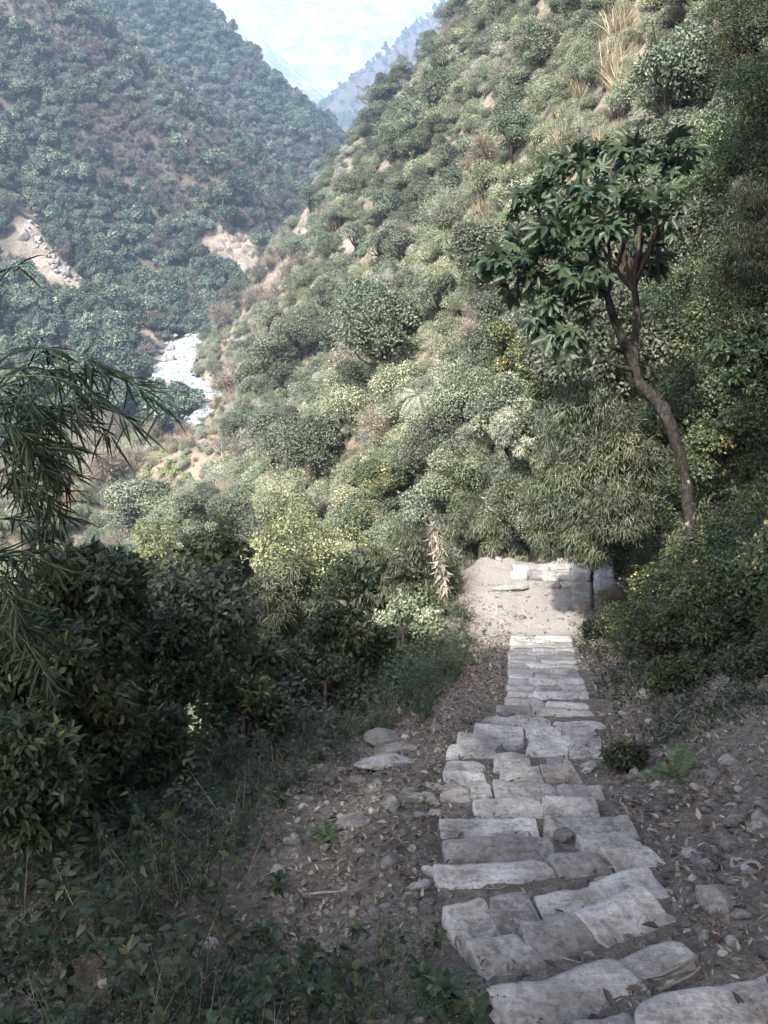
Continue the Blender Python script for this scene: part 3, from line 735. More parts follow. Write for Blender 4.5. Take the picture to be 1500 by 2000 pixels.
def proto_shrub(seed, n=1700, L=.15, W=.085, wdt=2.2, hgt=1.7, nl=13, **k):
    r = np.random.default_rng(seed); lb = dome(r, nl, wdt, hgt, .2 * wdt); t = MB(); c = MB()
    limbs(t, r, np.array([0, 0, -.3]), lb, .035); crown_leaves(c, r, lb, n, L, W, **k); shoots(t, c, r, lb, 14, wdt * .3, L * 1.1, W * 1.1); return t, c

def proto_tree(seed, n=2400, L=.34, W=.24, wdt=5.2, hgt=3.6, trunk=2.2, nl=15, tr=.16, **k):
    r = np.random.default_rng(seed); lb = dome(r, nl, wdt, hgt, .17 * wdt, trunk * .75); t = MB(); c = MB()
    top = np.array([r.normal() * .2, r.normal() * .2, trunk])
    tube(t, spline([(0, 0, -.6), (r.normal() * .1, r.normal() * .1, trunk * .5), top], 7), np.linspace(tr, tr * .7, 7), 7)
    limbs(t, r, top, lb, tr * .55); crown_leaves(c, r, lb, n, L, W, **k); shoots(t, c, r, lb, 10, wdt * .2, L, W, rad=.02); return t, c

def proto_bare(seed, H=5.0, twigs=1500, wdt=3.6, tw=.016):
    r = np.random.default_rng(seed); t = MB(); c = MB()
    tips = []
    def grow(p, d, ln, rad, lev):
        q = p + d * ln + r.normal(size=3) * ln * .08
        tube(t, spline([p, (p + q) / 2 + r.normal(size=3) * ln * .06, q], 4), np.linspace(rad, rad * .62, 4), 4)
        if lev == 0: tips.append((q, d)); return
        for _ in range(r.integers(3, 5)):
            nd = unit(d + r.normal(size=3) * .62 + np.array([0, 0, .18])); grow(p + (q - p) * r.uniform(.55, 1), nd, ln * r.uniform(.55, .78), rad * .55, lev - 1)
    for _ in range(2): grow(np.array([r.normal() * .15, r.normal() * .15, -.3]), unit(np.array([r.normal() * .2, r.normal() * .2, 1])), H * .36, .075, 3)
    P_ = np.array([q for q, _ in tips]); D_ = np.array([d for _, d in tips])
    i = r.integers(0, len(P_), twigs)
    d = unit(D_[i] + r.normal(size=(twigs, 3)) * .75); pos = P_[i] - D_[i] * r.uniform(0, .7, twigs)[:, None]
    leaves2(c, pos, rdir(twigs, r), d, r.uniform(.3, .8, twigs), np.full(twigs, tw), r.random(twigs), fold=.0, blade=True)
    k = twigs // 3; j = r.integers(0, len(P_), k)
    leaves2(c, P_[j] + r.normal(size=(k, 3)) * .3, rdir(k, r), rdir(k, r), r.uniform(.06, .13, k), np.full(k, .05), r.random(k))
    return t, c

def proto_lance(seed, n=3200, L=.17, W=.03, wdt=2.2, hgt=1.9, nl=14, hang=.9, **k):
    r = np.random.default_rng(seed); lb = dome(r, nl, wdt, hgt, .2 * wdt); t = MB(); c = MB()
    limbs(t, r, np.array([0, 0, -.3]), lb, .03); crown_leaves(c, r, lb, n, L, W, hang=hang, out=.8, up=.3, **k); return t, c

def frond(mb, p0, d, ln, wid, r, npin=16, arch=.55, m=0, two=True):
    """a pinnate fern frond arching over from p0 in direction d"""
    d = unit(np.asarray(d, float)); s = np.linspace(0, 1, npin + 2)
    h = unit(np.array([d[0], d[1], 0.0]) + 1e-6); c = p0 + d * (s * ln)[:, None] - np.array([0, 0, 1]) * (arch * ln * s ** 2)[:, None]
    tube(mb, c, np.linspace(.006, .0015, len(c)) * (ln / .8), 3, .3, m)
    t = unit(np.gradient(c, axis=0)); up = np.array([0, 0, 1.]); side = unit(np.cross(t, up)); nrm = np.cross(side, t)
    a = c[2:]; prof = np.sin(np.pi * np.clip(s[2:] * .92 + .06, 0, 1)) ** .7 * wid
    for sg in (-1, 1):
        leaves2(mb, a, nrm[2:] + r.normal(size=(npin, 3)) * .12, side[2:] * sg + t[2:] * .45 - up * .15, prof, np.full(npin, ln / npin * .85), np.clip(.5 + r.normal(size=npin) * .2, 0, 1), fold=.08, droop=.25, m=m)

def proto_fern(seed, nf=9, ln=.7, wid=.14, npin=16):
    r = np.random.default_rng(seed); c = MB()
    for i in range(nf):
        a = i * 6.283 / nf + r.normal() * .25; el = r.uniform(.6, 1.15)
        frond(c, np.array([0, 0, 0.]), (math.cos(a) * math.cos(el), math.sin(a) * math.cos(el), math.sin(el)), ln * r.uniform(.75, 1.1), wid, r, npin, r.uniform(.45, .75))
    return c

def proto_tussock(seed, n=260, H=.7):
    r = np.random.default_rng(seed); c = MB(); a = r.uniform(0, 6.283, n); sp = r.uniform(.1, .75, n)
    d = np.stack([np.cos(a) * sp, np.sin(a) * sp, np.ones(n)], 1); pos = r.normal(size=(n, 3)) * [.12, .12, 0]
    leaves2(c, pos, rdir(n, r), d, H * r.uniform(.5, 1.1, n), np.full(n, .022), r.random(n), droop=.35, blade=True); return c

def joined(name, t, c, mt, mc):
    mb = MB(); mb.merge(t, 0); mb.merge(c, 1); return mb.mesh(name, [mt, mc])

class Kind:
    def __init__(s, name, pairs, mt, mc, label, cat, group):
        s.name = name; s.label = label; s.cat = cat; s.group = group
        s.trunk = [t.mesh('trunk', [mt]) for t, c in pairs]; s.crown = [c.mesh('crown', [mc]) for t, c in pairs]
        s.all = [joined(name, t, c, mt, mc) for t, c in pairs]
    def put(s, loc, i, sc, rz, parts=True, label=None, group=None, name=None, tilt=(0, 0)):
        rot = (tilt[0], tilt[1], rz)
        if parts:
            o = link(name or s.name, None, None, loc, rot, sc); i %= len(s.trunk)
            link('trunk' if s.cat == 'tree' else 'stem', s.trunk[i], o); link('crown' if s.cat == 'tree' else 'foliage', s.crown[i], o)
        else: o = link(name or s.name, s.all[i % len(s.all)], None, loc, rot, sc)
        tag(o, label or s.label, s.cat, group or s.group); return o

K = {}
K['shrub'] = Kind('hillside_shrub', [proto_shrub(1000 + i, n=5600, L=.085, W=.048, nl=15 + 3 * i) for i in range(5)], M['bark'], M['hill_leaf'], 'rounded grey-green shrub on the steep sunlit hillside', 'shrub', 'grey-green shrubs on the sunlit hillside')
K['dark'] = Kind('hillside_tree', [proto_tree(1100 + i, n=7500, L=.11, W=.07, wdt=3.4, hgt=2.7, trunk=1.0, nl=17, tr=.09) for i in range(4)], M['bark'], M['dark_leaf'], 'dense dark green tree among the shrubs of the sunlit hillside', 'tree', 'dark trees on the sunlit hillside')
K['pale'] = Kind('silvery_shrub', [proto_lance(1200 + i) for i in range(3)], M['bark'], M['pale_leaf'], 'pale silvery shrub with drooping narrow leaves on the sunlit hillside', 'shrub', 'silvery shrubs on the sunlit hillside')
K['dry'] = Kind('dry_bush', [proto_bare(1300 + i, 2.6, 3000, tw=.013) for i in range(3)], M['twig'], M['brown_leaf'], 'leafless brown bush of fine twigs on the sunlit hillside', 'bush', 'leafless bushes on the sunlit hillside')
K['forest'] = Kind('forest_tree', [proto_tree(1400 + i, n=2800, L=.40, W=.30, wdt=5.2 + .5 * i, hgt=5.6 - .6 * i, trunk=3.0, nl=11 + 3 * i, low=.4) for i in range(5)], M['twig'], M['forest_leaf'], 'evergreen tree with clumped crown on the slope across the river', 'tree', 'evergreen trees across the river')
K['bare'] = Kind('bare_tree', [proto_bare(1500 + i, 6.0, 3200, tw=.045) for i in range(3)], M['twig'], M['twig'], 'leafless grey-brown tree on the slope across the river', 'tree', 'leafless trees across the river')
K['fernc'] = None
TUS = [proto_tussock(1600 + i).mesh('tussock', [M['straw']]) for i in range(3)]
HFERN = [proto_fern(1700 + i, 11, 1.5, .32, 18).mesh('fern', [M['hill_fern']]) for i in range(2)]

# ------------------------------------------------------------------ landmarks used to say which plant or stone is meant
def lm(d): return {n_: hit(a, b, 1.5)[0][0] for n_, (a, b) in d.items()}
LM_HILL = lm({'the white rock slab': (678, 490), 'the tan crumbling rock': (735, 372), 'the yellow-flowering shrub': (600, 1080), 'the ivy-smothered tree': (755, 990), 'the river bend': (440, 790), 'the fern patch': (340, 930), 'the landing': (1050, 1120), 'the pale landslip streak': (540, 570), 'the round dark lone tree': (480, 870),
              'the bare scar near the ridge': (1110, 60), 'the crown of the leaning tree': (1150, 480), 'the spreading dark tree': (845, 690), 'the rocky toe by the river': (470, 690)})
LM_FOREST = lm({'the landslip gully': (120, 520), 'the broad pale rock face': (465, 490), 'the wooded spur crest': (380, 300), 'the river': (330, 700), 'the foot of the gully': (290, 660), 'the gorge ledges': (590, 440), 'the head of the gully': (60, 410), 'the shoulder of the spur': (180, 110), 'the small slip on the slope': (365, 480)})
LM_BANK = lm({'the foot of the leaning tree': (1347, 1030), 'the low stone wall': (1150, 1120), 'the large fern': (1400, 1080), 'the bare leaf litter': (1350, 1330), 'the weeping shrub': (1180, 960), 'the dark hollow': (1440, 560), 'the upper bank': (1450, 250), 'the lower steps': (1130, 1270)})
LM_TRAIL = lm({'the rock heap': (750, 1490), 'the flat lone slab': (688, 1612), 'the smooth pale boulder': (1400, 1768), 'the broad worn step': (960, 1690), 'the dark flat-topped stone': (888, 1556), 'the nearest step': (1250, 1960), 'the edge of the weeds': (560, 1700), 'the round brown stone': (1103, 1639), 'the bare bank': (1440, 1605), 'the lower steps': (1060, 1400), 'the white bank stone': (1258, 1364), 'the weeds by the near steps': (800, 1900)})
def where(p, lms):
    n_, q_ = min(lms.items(), key=lambda kv: np.linalg.norm(kv[1] - p)); d = p - q_; L_ = np.linalg.norm(d)
    return ('uphill of ' if d[2] > .3 * L_ else 'downhill of ' if d[2] < -.3 * L_ else 'beside ') + n_

# ------------------------------------------------------------------ scatter over the valley
def scatter_tree(name, protos, pts, idx, rot, scl, label, cat):
    """one object of uncounted plants: points of a mesh, each carrying an instance"""
    col = bpy.data.collections.new(name + '_kinds')
    for i, me_ in enumerate(protos):
        o = bpy.data.objects.new('%s_kind_%02d' % (name, i), me_); col.objects.link(o)
    me_ = bpy.data.meshes.new(name); me_.vertices.add(len(pts)); me_.vertices.foreach_set('co', np.asarray(pts, np.float32).ravel())
    a = me_.attributes.new('pick', 'INT', 'POINT'); a.data.foreach_set('value', np.asarray(idx, np.int32))
    a = me_.attributes.new('turn', 'FLOAT_VECTOR', 'POINT'); a.data.foreach_set('vector', np.asarray(rot, np.float32).ravel())
    a = me_.attributes.new('size', 'FLOAT_VECTOR', 'POINT'); a.data.foreach_set('vector', np.asarray(scl, np.float32).ravel())
    o = link(name, me_); tag(o, label, cat, kind='stuff')
    ng = bpy.data.node_groups.new(name, 'GeometryNodeTree')
    ng.interface.new_socket('Geometry', in_out='INPUT', socket_type='NodeSocketGeometry'); ng.interface.new_socket('Geometry', in_out='OUTPUT', socket_type='NodeSocketGeometry')
    N = ng.nodes; gi = N.new('NodeGroupInput'); go = N.new('NodeGroupOutput'); ip = N.new('GeometryNodeInstanceOnPoints'); ci = N.new('GeometryNodeCollectionInfo')
    ci.inputs['Collection'].default_value = col; ci.inputs['Separate Children'].default_value = True; ci.inputs['Reset Children'].default_value = True
    def na(n, t):
        x = N.new('GeometryNodeInputNamedAttribute'); x.data_type = t; x.inputs[0].default_value = n; return x.outputs['Attribute']
    K_ = ng.links.new
    K_(gi.outputs[0], ip.inputs['Points']); K_(ci.outputs[0], ip.inputs['Instance']); ip.inputs['Pick Instance'].default_value = True
    K_(na('pick', 'INT'), ip.inputs['Instance Index']); K_(na('turn', 'FLOAT_VECTOR'), ip.inputs['Rotation']); K_(na('size', 'FLOAT_VECTOR'), ip.inputs['Scale'])
    K_(ip.outputs[0], go.inputs[0])
    md = o.modifiers.new('plants', 'NODES'); md.node_group = ng
    return o

def jgrid(x0, x1, y0, y1, cx, cy_, r):
    gx, gy = np.meshgrid(np.arange(x0, x1, cx), np.arange(y0, y1, cy_))
    return np.stack([(gx + r.random(gx.shape) * cx).ravel(), (gy + r.random(gy.shape) * cy_).ravel()], 1)

def in_view(p, mx=260, my=200):
    px, py, k = project(p); return (k > 1) & (px > -mx) & (px < 1500 + mx) & (py > -my) & (py < 2000 + my)

def visible(p, n=90):
    t = np.linspace(.03, .985, n)[None, :, None]; q = CAM + (p - CAM)[:, None, :] * t
    return (q[..., 2] > height(q[..., 0], q[..., 1]) - .25).all(1)

def zone_ok(p):
    """keep the trail, bare ground and the river free"""
    x, y = p[:, 0], p[:, 1]
    xr = np.interp(y, SY, SXR); le = np.interp(y, LEDGE_Y, LEDGE_X)
    trail = (y < 20.0) & (x > le - 1.0) & (x < xr + 6.0)
    return ~trail & (bare_at(x, y) < .35) & (seg_dist(x, y, RIV) > 5.0)

def is_right(p):                                 # the sunlit hillside on this side of the river
    x, y = p[:, 0], p[:, 1]
    u = x - (3 - 0.025 * (y - 17)); return (seg_dist(x, y, RIV) < 400) & (x > np.interp(y, RIV[::-1, 1], RIV[::-1, 0])) & (y < 262)

r = np.random.default_rng(99)
cand = []
for y0, y1, x0, x1, c in ((14, 34, -26, 22, .85), (34, 62, -40, 34, 1.2), (62, 120, -56, 44, 1.65), (120, 262, -52, 60, 2.2)):
    cand.append(np.c_[jgrid(x0, x1, y0, y1, c * .68, c, r), np.full(1, c).repeat(1)[0] * np.ones(len(np.arange(x0, x1, c * .68)) * len(np.arange(y0, y1, c)))])
cand = np.concatenate(cand)
z = height(cand[:, 0], cand[:, 1]); P3 = np.c_[cand[:, :2], z]
ok = in_view(P3) & is_right(P3) & zone_ok(P3)
P3 = P3[ok]; cell = cand[ok, 2]
n = len(P3); px, py, kk = project(P3)
nz1 = fbm(P3[:, 0] / 7, P3[:, 1] / 9, 51, 3); nz2 = fbm(P3[:, 0] / 16, P3[:, 1] / 22, 53, 3); u = r.random(n)
kind = np.full(n, 'shrub', object)
kind[(nz1 > .12) & (u < .5)] = 'pale'
kind[(nz2 < -.12) & (u < .30)] = 'dark'
kind[u > .975] = 'dark'
kind[(nz2 > .2) & (u > .5) & (u < .64)] = 'dry'
brown = ((px < 480) & (py > 740) & (py < 1000)) | ((px < 560) & (py > 480) & (py < 700) & (kk > 150))
kind[brown & (u > .35)] = 'dry'
kind[brown & (u > .55)] = 'grass'
kind[(nz1 < -.30) & (u > .4) & (kind != 'dark')] = 'grass'
ferny = (np.hypot((px - 340) / 70, (py - 925) / 45) < 1) & (u < .6); kind[ferny] = 'fern'
sz = cell * np.clip(np.exp(r.normal(-.3, .34, n)), .35, 1.5) / 2.2 * 1.55
sz = np.where(kind == 'dark', sz * 1.1, sz); sz = np.where(kind == 'grass', sz * 1.5, sz); sz = np.where(kind == 'dry', sz * 1.25, sz)
sz = np.where((px > 300) & (px < 470) & (py > 770) & (py < 900) & (kind != 'grass'), sz * .45, sz)
sz = np.where(kind == 'fern', np.clip(sz, .8, 1.3), sz)
vis = np.zeros(n, bool); vis[:] = visible(P3 + np.c_[np.zeros((n, 2)), sz * 1.4])
inframe = in_view(P3, 0, 0)
size_px = sz * 2.2 * F_PX / kk
used = np.zeros(n, bool)
SHORT = {'shrub': 'rounded grey-green shrub', 'dark': 'dense dark green tree', 'pale': 'silvery drooping-leaved shrub', 'dry': 'leafless brown twiggy bush'}
for kd, lim in (('shrub', 270), ('dark', 200), ('pale', 140), ('dry', 120)):
    c = np.where((kind == kd) & vis & inframe)[0]; c = c[np.argsort(-size_px[c])][:lim]
    for q, i in enumerate(c):
        K[kd].put(P3[i] - [0, 0, .1], int(r.integers(0, 9)), sz[i] * r.uniform(.85, 1.2, 3), r.uniform(0, 6.28), parts=size_px[i] > 45, label=('large ' if sz[i] > 1.15 * np.median(sz[c]) else 'small ' if sz[i] < .85 * np.median(sz[c]) else '') + SHORT[kd] + ' ' + where(P3[i], LM_HILL))
    used[c] = True
rest = np.where(~used)[0]
protos = K['shrub'].all + K['dark'].all + K['pale'].all + K['dry'].all + TUS + HFERN
base = {'shrub': (0, 5), 'dark': (5, 4), 'pale': (9, 3), 'dry': (12, 3), 'grass': (15, 3), 'fern': (18, 2)}
idx = np.array([base[kind[i]][0] + r.integers(0, base[kind[i]][1]) for i in rest])
scatter_tree('hillside_undergrowth', protos, P3[rest] - [0, 0, .1], idx, np.c_[np.zeros((len(rest), 2)), r.uniform(0, 6.28, len(rest))], sz[rest][:, None] * r.uniform(.85, 1.2, (len(rest), 3)),
             'mass of low scrub covering the sunlit hillside', 'undergrowth')
# extra dry grass between the shrubs
g2 = np.concatenate([jgrid(-26, 20, 15, 40, .55, .7, r), jgrid(-40, 34, 40, 75, .9, 1.1, r), jgrid(-52, 40, 75, 235, 1.5, 2.0, r)])
g3 = np.c_[g2, height(g2[:, 0], g2[:, 1])]; q = in_view(g3, 60, 60) & is_right(g3) & zone_ok(g3); g3 = g3[q]
scatter_tree('hillside_grass', TUS + [K['shrub'].all[0], K['pale'].all[0]], g3 - [0, 0, .05], np.where(r.random(len(g3)) < .42, r.integers(0, 3, len(g3)), r.integers(3, 5, len(g3))), np.c_[np.zeros((len(g3), 2)), r.uniform(0, 6.28, len(g3))],
             (np.interp(g3[:, 1], [15, 60, 200], [.35, .6, 1.0]) * r.uniform(.6, 1.2, len(g3)))[:, None] * np.ones(3), 'dry grass tufts between the hillside shrubs', 'grass')

# the slope across the river
c3 = np.concatenate([jgrid(-230, 30, 150, 330, 2.0, 2.4, r), jgrid(-260, 60, 330, 640, 2.8, 3.5, r)])
c3 = np.c_[c3, height(c3[:, 0], c3[:, 1])]
ok = in_view(c3, 160, 120) & ~is_right(c3) & (bare_at(c3[:, 0], c3[:, 1]) < .35) & (seg_dist(c3[:, 0], c3[:, 1], RIV) > 5.5); c3 = c3[ok]
n = len(c3); px, py, kk = project(c3)
nz = fbm(c3[:, 0] / 26, c3[:, 1] / 30, 55, 3); u = r.random(n)
crest = seg_dist(c3[:, 0], c3[:, 1], L1[:, :2])
gl_ = np.array([(62, 415), (75, 470), (110, 515), (150, 550), (178, 572), (230, 625), (300, 664)], float)
keep = ~((seg_dist(px, py - 5, gl_) < 11) & (kk < 262))          # nothing grows on the lip of the landslip
c3, px, py, kk, nz, u, crest = c3[keep], px[keep], py[keep], kk[keep], nz[keep], u[keep], crest[keep]; n = len(c3)
pb = .24 + .9 * nz
pb = np.where((crest < 20) & (kk < 340), .75 + .6 * nz, pb)
pb = np.where(kk > 380, .06 + .35 * nz, pb)
pb = np.where((px < 330) & (py > 560), .40 + .9 * nz, pb)
kind = np.where(u < pb, 'bare', 'forest')
sz = np.clip(np.exp(r.normal(-.12, .36, n)), .4, 1.75) * np.where(kind == 'bare', .85, .75) * np.where(kk > 380, 1.05, .95)
vis = visible(c3 + np.c_[np.zeros((n, 2)), sz * 4.5]); inframe = in_view(c3, 0, 0); size_px = sz / kk
used = np.zeros(n, bool)
for kd, lim in (('forest', 290), ('bare', 240)):
    c = np.where((kind == kd) & vis & inframe)[0]; c = c[np.argsort(-size_px[c])][:lim]
    for i in c: K[kd].put(c3[i] - [0, 0, .2], int(r.integers(0, 9)), sz[i] * r.uniform(.85, 1.15, 3), r.uniform(0, 6.28), parts=False, label=('large ' if sz[i] > .8 else 'small ' if sz[i] < .62 else '') + ('clump-crowned evergreen tree ' if kd == 'forest' else 'leafless grey-brown tree ') + where(c3[i], LM_FOREST))
    used[c] = True
rest = np.where(~used)[0]
idx = np.where(kind[rest] == 'forest', r.integers(0, 5, len(rest)), 5 + r.integers(0, 3, len(rest)))
scatter_tree('valley_forest', K['forest'].all + K['bare'].all, c3[rest] - [0, 0, .2], idx, np.c_[np.zeros((len(rest), 2)), r.uniform(0, 6.28, len(rest))], sz[rest][:, None] * r.uniform(.85, 1.15, (len(rest), 3)),
             'mixed evergreen and leafless forest across the river', 'forest')
# the far slopes
c4 = jgrid(-240, 640, 1280, 1980, 13, 15, r); c4 = np.c_[c4, height(c4[:, 0], c4[:, 1])]; c4 = c4[in_view(c4, 60, 60)]
scatter_tree('far_forest', K['bare'].all + K['forest'].all[:2], c4 - [0, 0, .3], r.choice([0, 1, 2, 0, 1, 2, 3, 4], len(c4)), np.c_[np.zeros((len(c4), 2)), r.uniform(0, 6.28, len(c4))], r.uniform(1.2, 2.4, (len(c4), 1)) * np.ones(3),
             'thin brown forest on the hazy slope up the valley', 'forest')

# ------------------------------------------------------------------ rock outcrops
def outcrop(px, py, w_px, h_px, label, seed, n=7, mat_='cliff'):
    p, k = hit(px, py, 20); p = p[0]; k = float(k[0]); rr_ = np.random.default_rng(seed)
    o = link('rock_outcrop', None, None, p); tag(o, label, 'outcrop')
    nn = normal_at(p[:1] * 1.0, p[1:2] * 1.0, 2.0)[0]
    for i in range(n):
        q = rr_.uniform(-.5, .5, 2); pp, _ = hit(px + q[0] * w_px, py + q[1] * h_px, k * .8, k * 1.25, 120); pp = pp[0]
        s_ = k / F_PX * min(w_px, h_px) * rr_.uniform(.16, .30)
        V, F = rock_arrays(seed * 31 + i, 3, 20, .09, (1.1, .7, 1.25)); mb = MB(); mb.add(V * s_, F)
        link('rock_face', mb.mesh('rock_face', [M[mat_]]), o, pp - p - nn * s_ * .72, (rr_.uniform(-.3, .3), rr_.uniform(-.3, .3), rr_.uniform(0, 6.28)))
outcrop(462, 488, 90, 80, 'broad pale rock face above the river gorge', 11, 16)
outcrop(95, 430, 90, 60, 'grey broken rock at the head of the landslip gully', 12, 6)
outcrop(678, 488, 40, 60, 'white rock slab jutting from the sunlit hillside', 13, 6, 'pale_rock')
outcrop(735, 372, 55, 80, 'tan crumbling rock high on the sunlit hillside', 14, 7)
outcrop(585, 440, 50, 20, 'flat grey ledges at the foot of the wooded spur', 15, 5)
outcrop(470, 690, 30, 70, 'rocky toe of the sunlit hillside beside the river', 16, 5)

gb = [rock_arrays(150 + i, 2, 14, .06, (1, .8, .7)) for i in range(4)]
gbm = []
for V, F in gb:
    mb = MB(); mb.add(V, F); gbm.append(mb.mesh('gully_boulder', [M['boulder']]))
r = np.random.default_rng(71)
gl = np.array([(62, 415), (75, 470), (110, 515), (150, 550), (178, 572), (230, 625), (300, 664)], float)
for i in range(90):
    f = r.uniform(0, 6); j = min(int(f), 5); q_ = gl[j] + (gl[j + 1] - gl[j]) * (f - j) + r.normal(size=2) * 7; p, k = hit(q_[0], q_[1], 60); s_ = np.clip(np.exp(r.normal(-.75, .45)), .25, 1.4)
    tag(link('gully_boulder', gbm[i % 4], None, p[0], r.uniform(-.5, .5, 3) + [0, 0, r.uniform(0, 6)], s_ * r.uniform(.8, 1.2, 3)), ('large' if s_ > .7 else 'small') + ' grey boulder in the landslip gully ' + where(p[0], LM_FOREST), 'boulder', 'boulders of the landslip gully')
DT = [proto_bare(1900 + i, 4.2, 900, tw=.02) for i in range(2)]
M['white_wood'] = bark_mat('bleached_wood', [(.3, g(.24, .225, .21)), (.7, g(.42, .40, .38))], 8, .2)
DTm = [(t.mesh('trunk', [M['white_wood']]), c.mesh('twigs', [M['twig']])) for t, c in DT]
for i, (px, py, sc_) in enumerate(((440, 905, .95), (805, 505, .8), (310, 650, 1.2), (420, 590, 1.3), (215, 985, .9), (400, 620, 1.2), (330, 600, 1.3), (255, 620, 1.3), (970, 180, .8), (890, 250, .8), (1010, 220, .8), (640, 560, .7))):
    p, k = hit(px, py, 15); o = link('dead_tree', None, None, p[0], (0, 0, i * 1.3), sc_); link('trunk', DTm[i % 2][0], o); link('twigs', DTm[i % 2][1], o)
    tag(o, 'bleached leafless tree ' + where(p[0], LM_FOREST if px < 430 and py < 700 else LM_HILL), 'tree', 'bleached leafless trees')
p, k = hit(822, 850, 15); top = P(818, 772, k[0]) - p[0]; tf = MB(); tube(tf, spline([(0, 0, -.2), top * .5 + [.03, 0, 0], top], 10), np.linspace(.11, .07, 10), 8); tl = MB()
for i in range(16):
    a_ = i * 6.283 / 16 + r.normal() * .15; el = r.uniform(.1, .7); frond(tl, top, (math.cos(a_) * math.cos(el), math.sin(a_) * math.cos(el), math.sin(el)), 1.15 * r.uniform(.8, 1.1), .26, r, 16, .75)
o = link('tree_fern', None, None, p[0]); link('trunk', tf.mesh('trunk', [M['bark']], True), o); link('fronds', tl.mesh('fronds', [M['pale_leaf']]), o); tag(o, 'tree fern with drooping fronds on a slim dark trunk above the scrub', 'tree fern')

# ------------------------------------------------------------------ haze
hz = MB(); V = np.array([(x, y, z_) for z_ in (-60.5, 560) for y in (-80, 5400) for x in (-3800, 3800)], float)
hz.add(V, np.array([(0, 2, 3, 1), (4, 5, 7, 6), (0, 1, 5, 4), (2, 6, 7, 3), (0, 4, 6, 2), (1, 3, 7, 5)]))
hm = bpy.data.materials.new('haze'); hm.use_nodes = True; hn = hm.node_tree.nodes; hn.remove(hn['Principled BSDF'])
pv = hn.new('ShaderNodeVolumePrincipled'); pv.inputs['Color'].default_value = (.46, .65, .90, 1); pv.inputs['Density'].default_value = .00034; pv.inputs['Anisotropy'].default_value = .1
hm.node_tree.links.new(pv.outputs[0], hn['Material Output'].inputs['Volume'])
tag(link('haze', hz.mesh('haze', [hm])), 'pale blue haze filling the valley', 'haze', kind='stuff')

# ------------------------------------------------------------------ unseen tall trees added behind and above the viewpoint to shade the steps and bank
def shade_tree(root, cen, R, seed, label):
    r = np.random.default_rng(seed); t = MB(); c = MB()
    g0 = float(height(root[0], root[1])); b = np.array([0, 0, -.5]); cc = np.array([cen[0] - root[0], cen[1] - root[1], cen[2] - g0])
    fork = np.array([cc[0] * .45, cc[1] * .45, cc[2] * .62])
    tube(t, spline([b, fork * [.3, .3, .5], fork], 9), np.linspace(.3, .2, 9), 10)
    lb = [tuple(cc + rdir(1, r)[0] * [R * .68, R * .68, R * .36]) + (R * r.uniform(.26, .4),) for _ in range(22)]
    limbs(t, r, fork, lb, .11, n=6); crown_leaves(c, r, lb, 6500, .34, .22, low=.6)
    o = link('added_shade_tree', None, None, (root[0], root[1], g0)); link('trunk', t.mesh('trunk', [M['bark']], True), o); link('crown', c.mesh('crown', [M['forest_leaf']]), o)
    tag(o, label, 'tree', 'unseen tall trees added for shade')
for i, (rt, cn, R) in enumerate([((-6, -6), (-5.5, -2.6, 10.5), 4.6), ((-10.5, -3), (-8.8, -1.4, 9), 3.8), ((4.2, -3.5), (-.6, -.6, 11), 4.6), ((8, 1), (3.2, 4.6, 11.5), 3.4), ((11, 7), (7.2, 8.6, 13), 4.2), ((15, 14), (11, 14, 16), 4.6), ((2, -9), (-2.5, -6, 11), 4.5), ((13, 10.5), (5.4, 12.4, 11), 3.9), ((16, 16), (8.6, 15.5, 14), 4.6)]):
    shade_tree(rt, cn, R, 40 + i, 'unseen tall leafy tree added to shade the steps and bank')

# ------------------------------------------------------------------ the large-leaved tree beside the steps
def palmate(seed, lobes=7):
    r = np.random.default_rng(seed); mb = MB()
    ang = np.linspace(-2.0, 2.0, lobes) + r.normal(size=lobes) * .06
    tipr = (1.0 - .22 * np.abs(ang / 2.0) ** 1.5) * r.uniform(.9, 1.08, lobes)
    na = np.concatenate([[ang[0] - .38], (ang[:-1] + ang[1:]) / 2, [ang[-1] + .38]]); nr = np.concatenate([[.22], r.uniform(.42, .55, lobes - 1), [.22]])
    def pt(a, rad, z): return (math.cos(a) * rad, math.sin(a) * rad, z * 1.9 - .28 * rad * rad)
    V = [(0, 0, 0)]; F = []; F4 = []
    for i in range(lobes):
        b = len(V); a = ang[i]; T = tipr[i]; w_ = .19
        V += [pt(na[i], nr[i], .05), pt(a - w_ / T, T * .72, .05), pt(a, T * .55, -.02), pt(a, T, -.02), pt(a + w_ / T, T * .72, .05), pt(na[i + 1], nr[i + 1], .05)]
        F4 += [(0, b, b + 1, b + 2), (0, b + 2, b + 4, b + 5)]; F += [(b + 1, b + 3, b + 2), (b + 2, b + 3, b + 4)]
    mb.add(np.array(V), np.array(F), r.random()); q = np.array(F4); mb.F.append(q); mb.M.append(np.zeros(len(q)))
    # petiole
    tube(mb, np.array([(-.75, 0, .03), (-.4, 0, .05), (0, 0, -.01)]), [.018, .016, .014], 4, .2)
    return mb.mesh('leaf', [M['tree_leaf']])
PALM = [palmate(900 + i, 7 if i % 3 else 5) for i in range(5)]

def basis_euler(xd, nd):
    from mathutils import Matrix
    n, t, s = frames(np.asarray(nd, float)[None], np.asarray(xd, float)[None])
    return Matrix(np.stack([t[0], s[0], n[0]], 1).tolist()).to_euler()

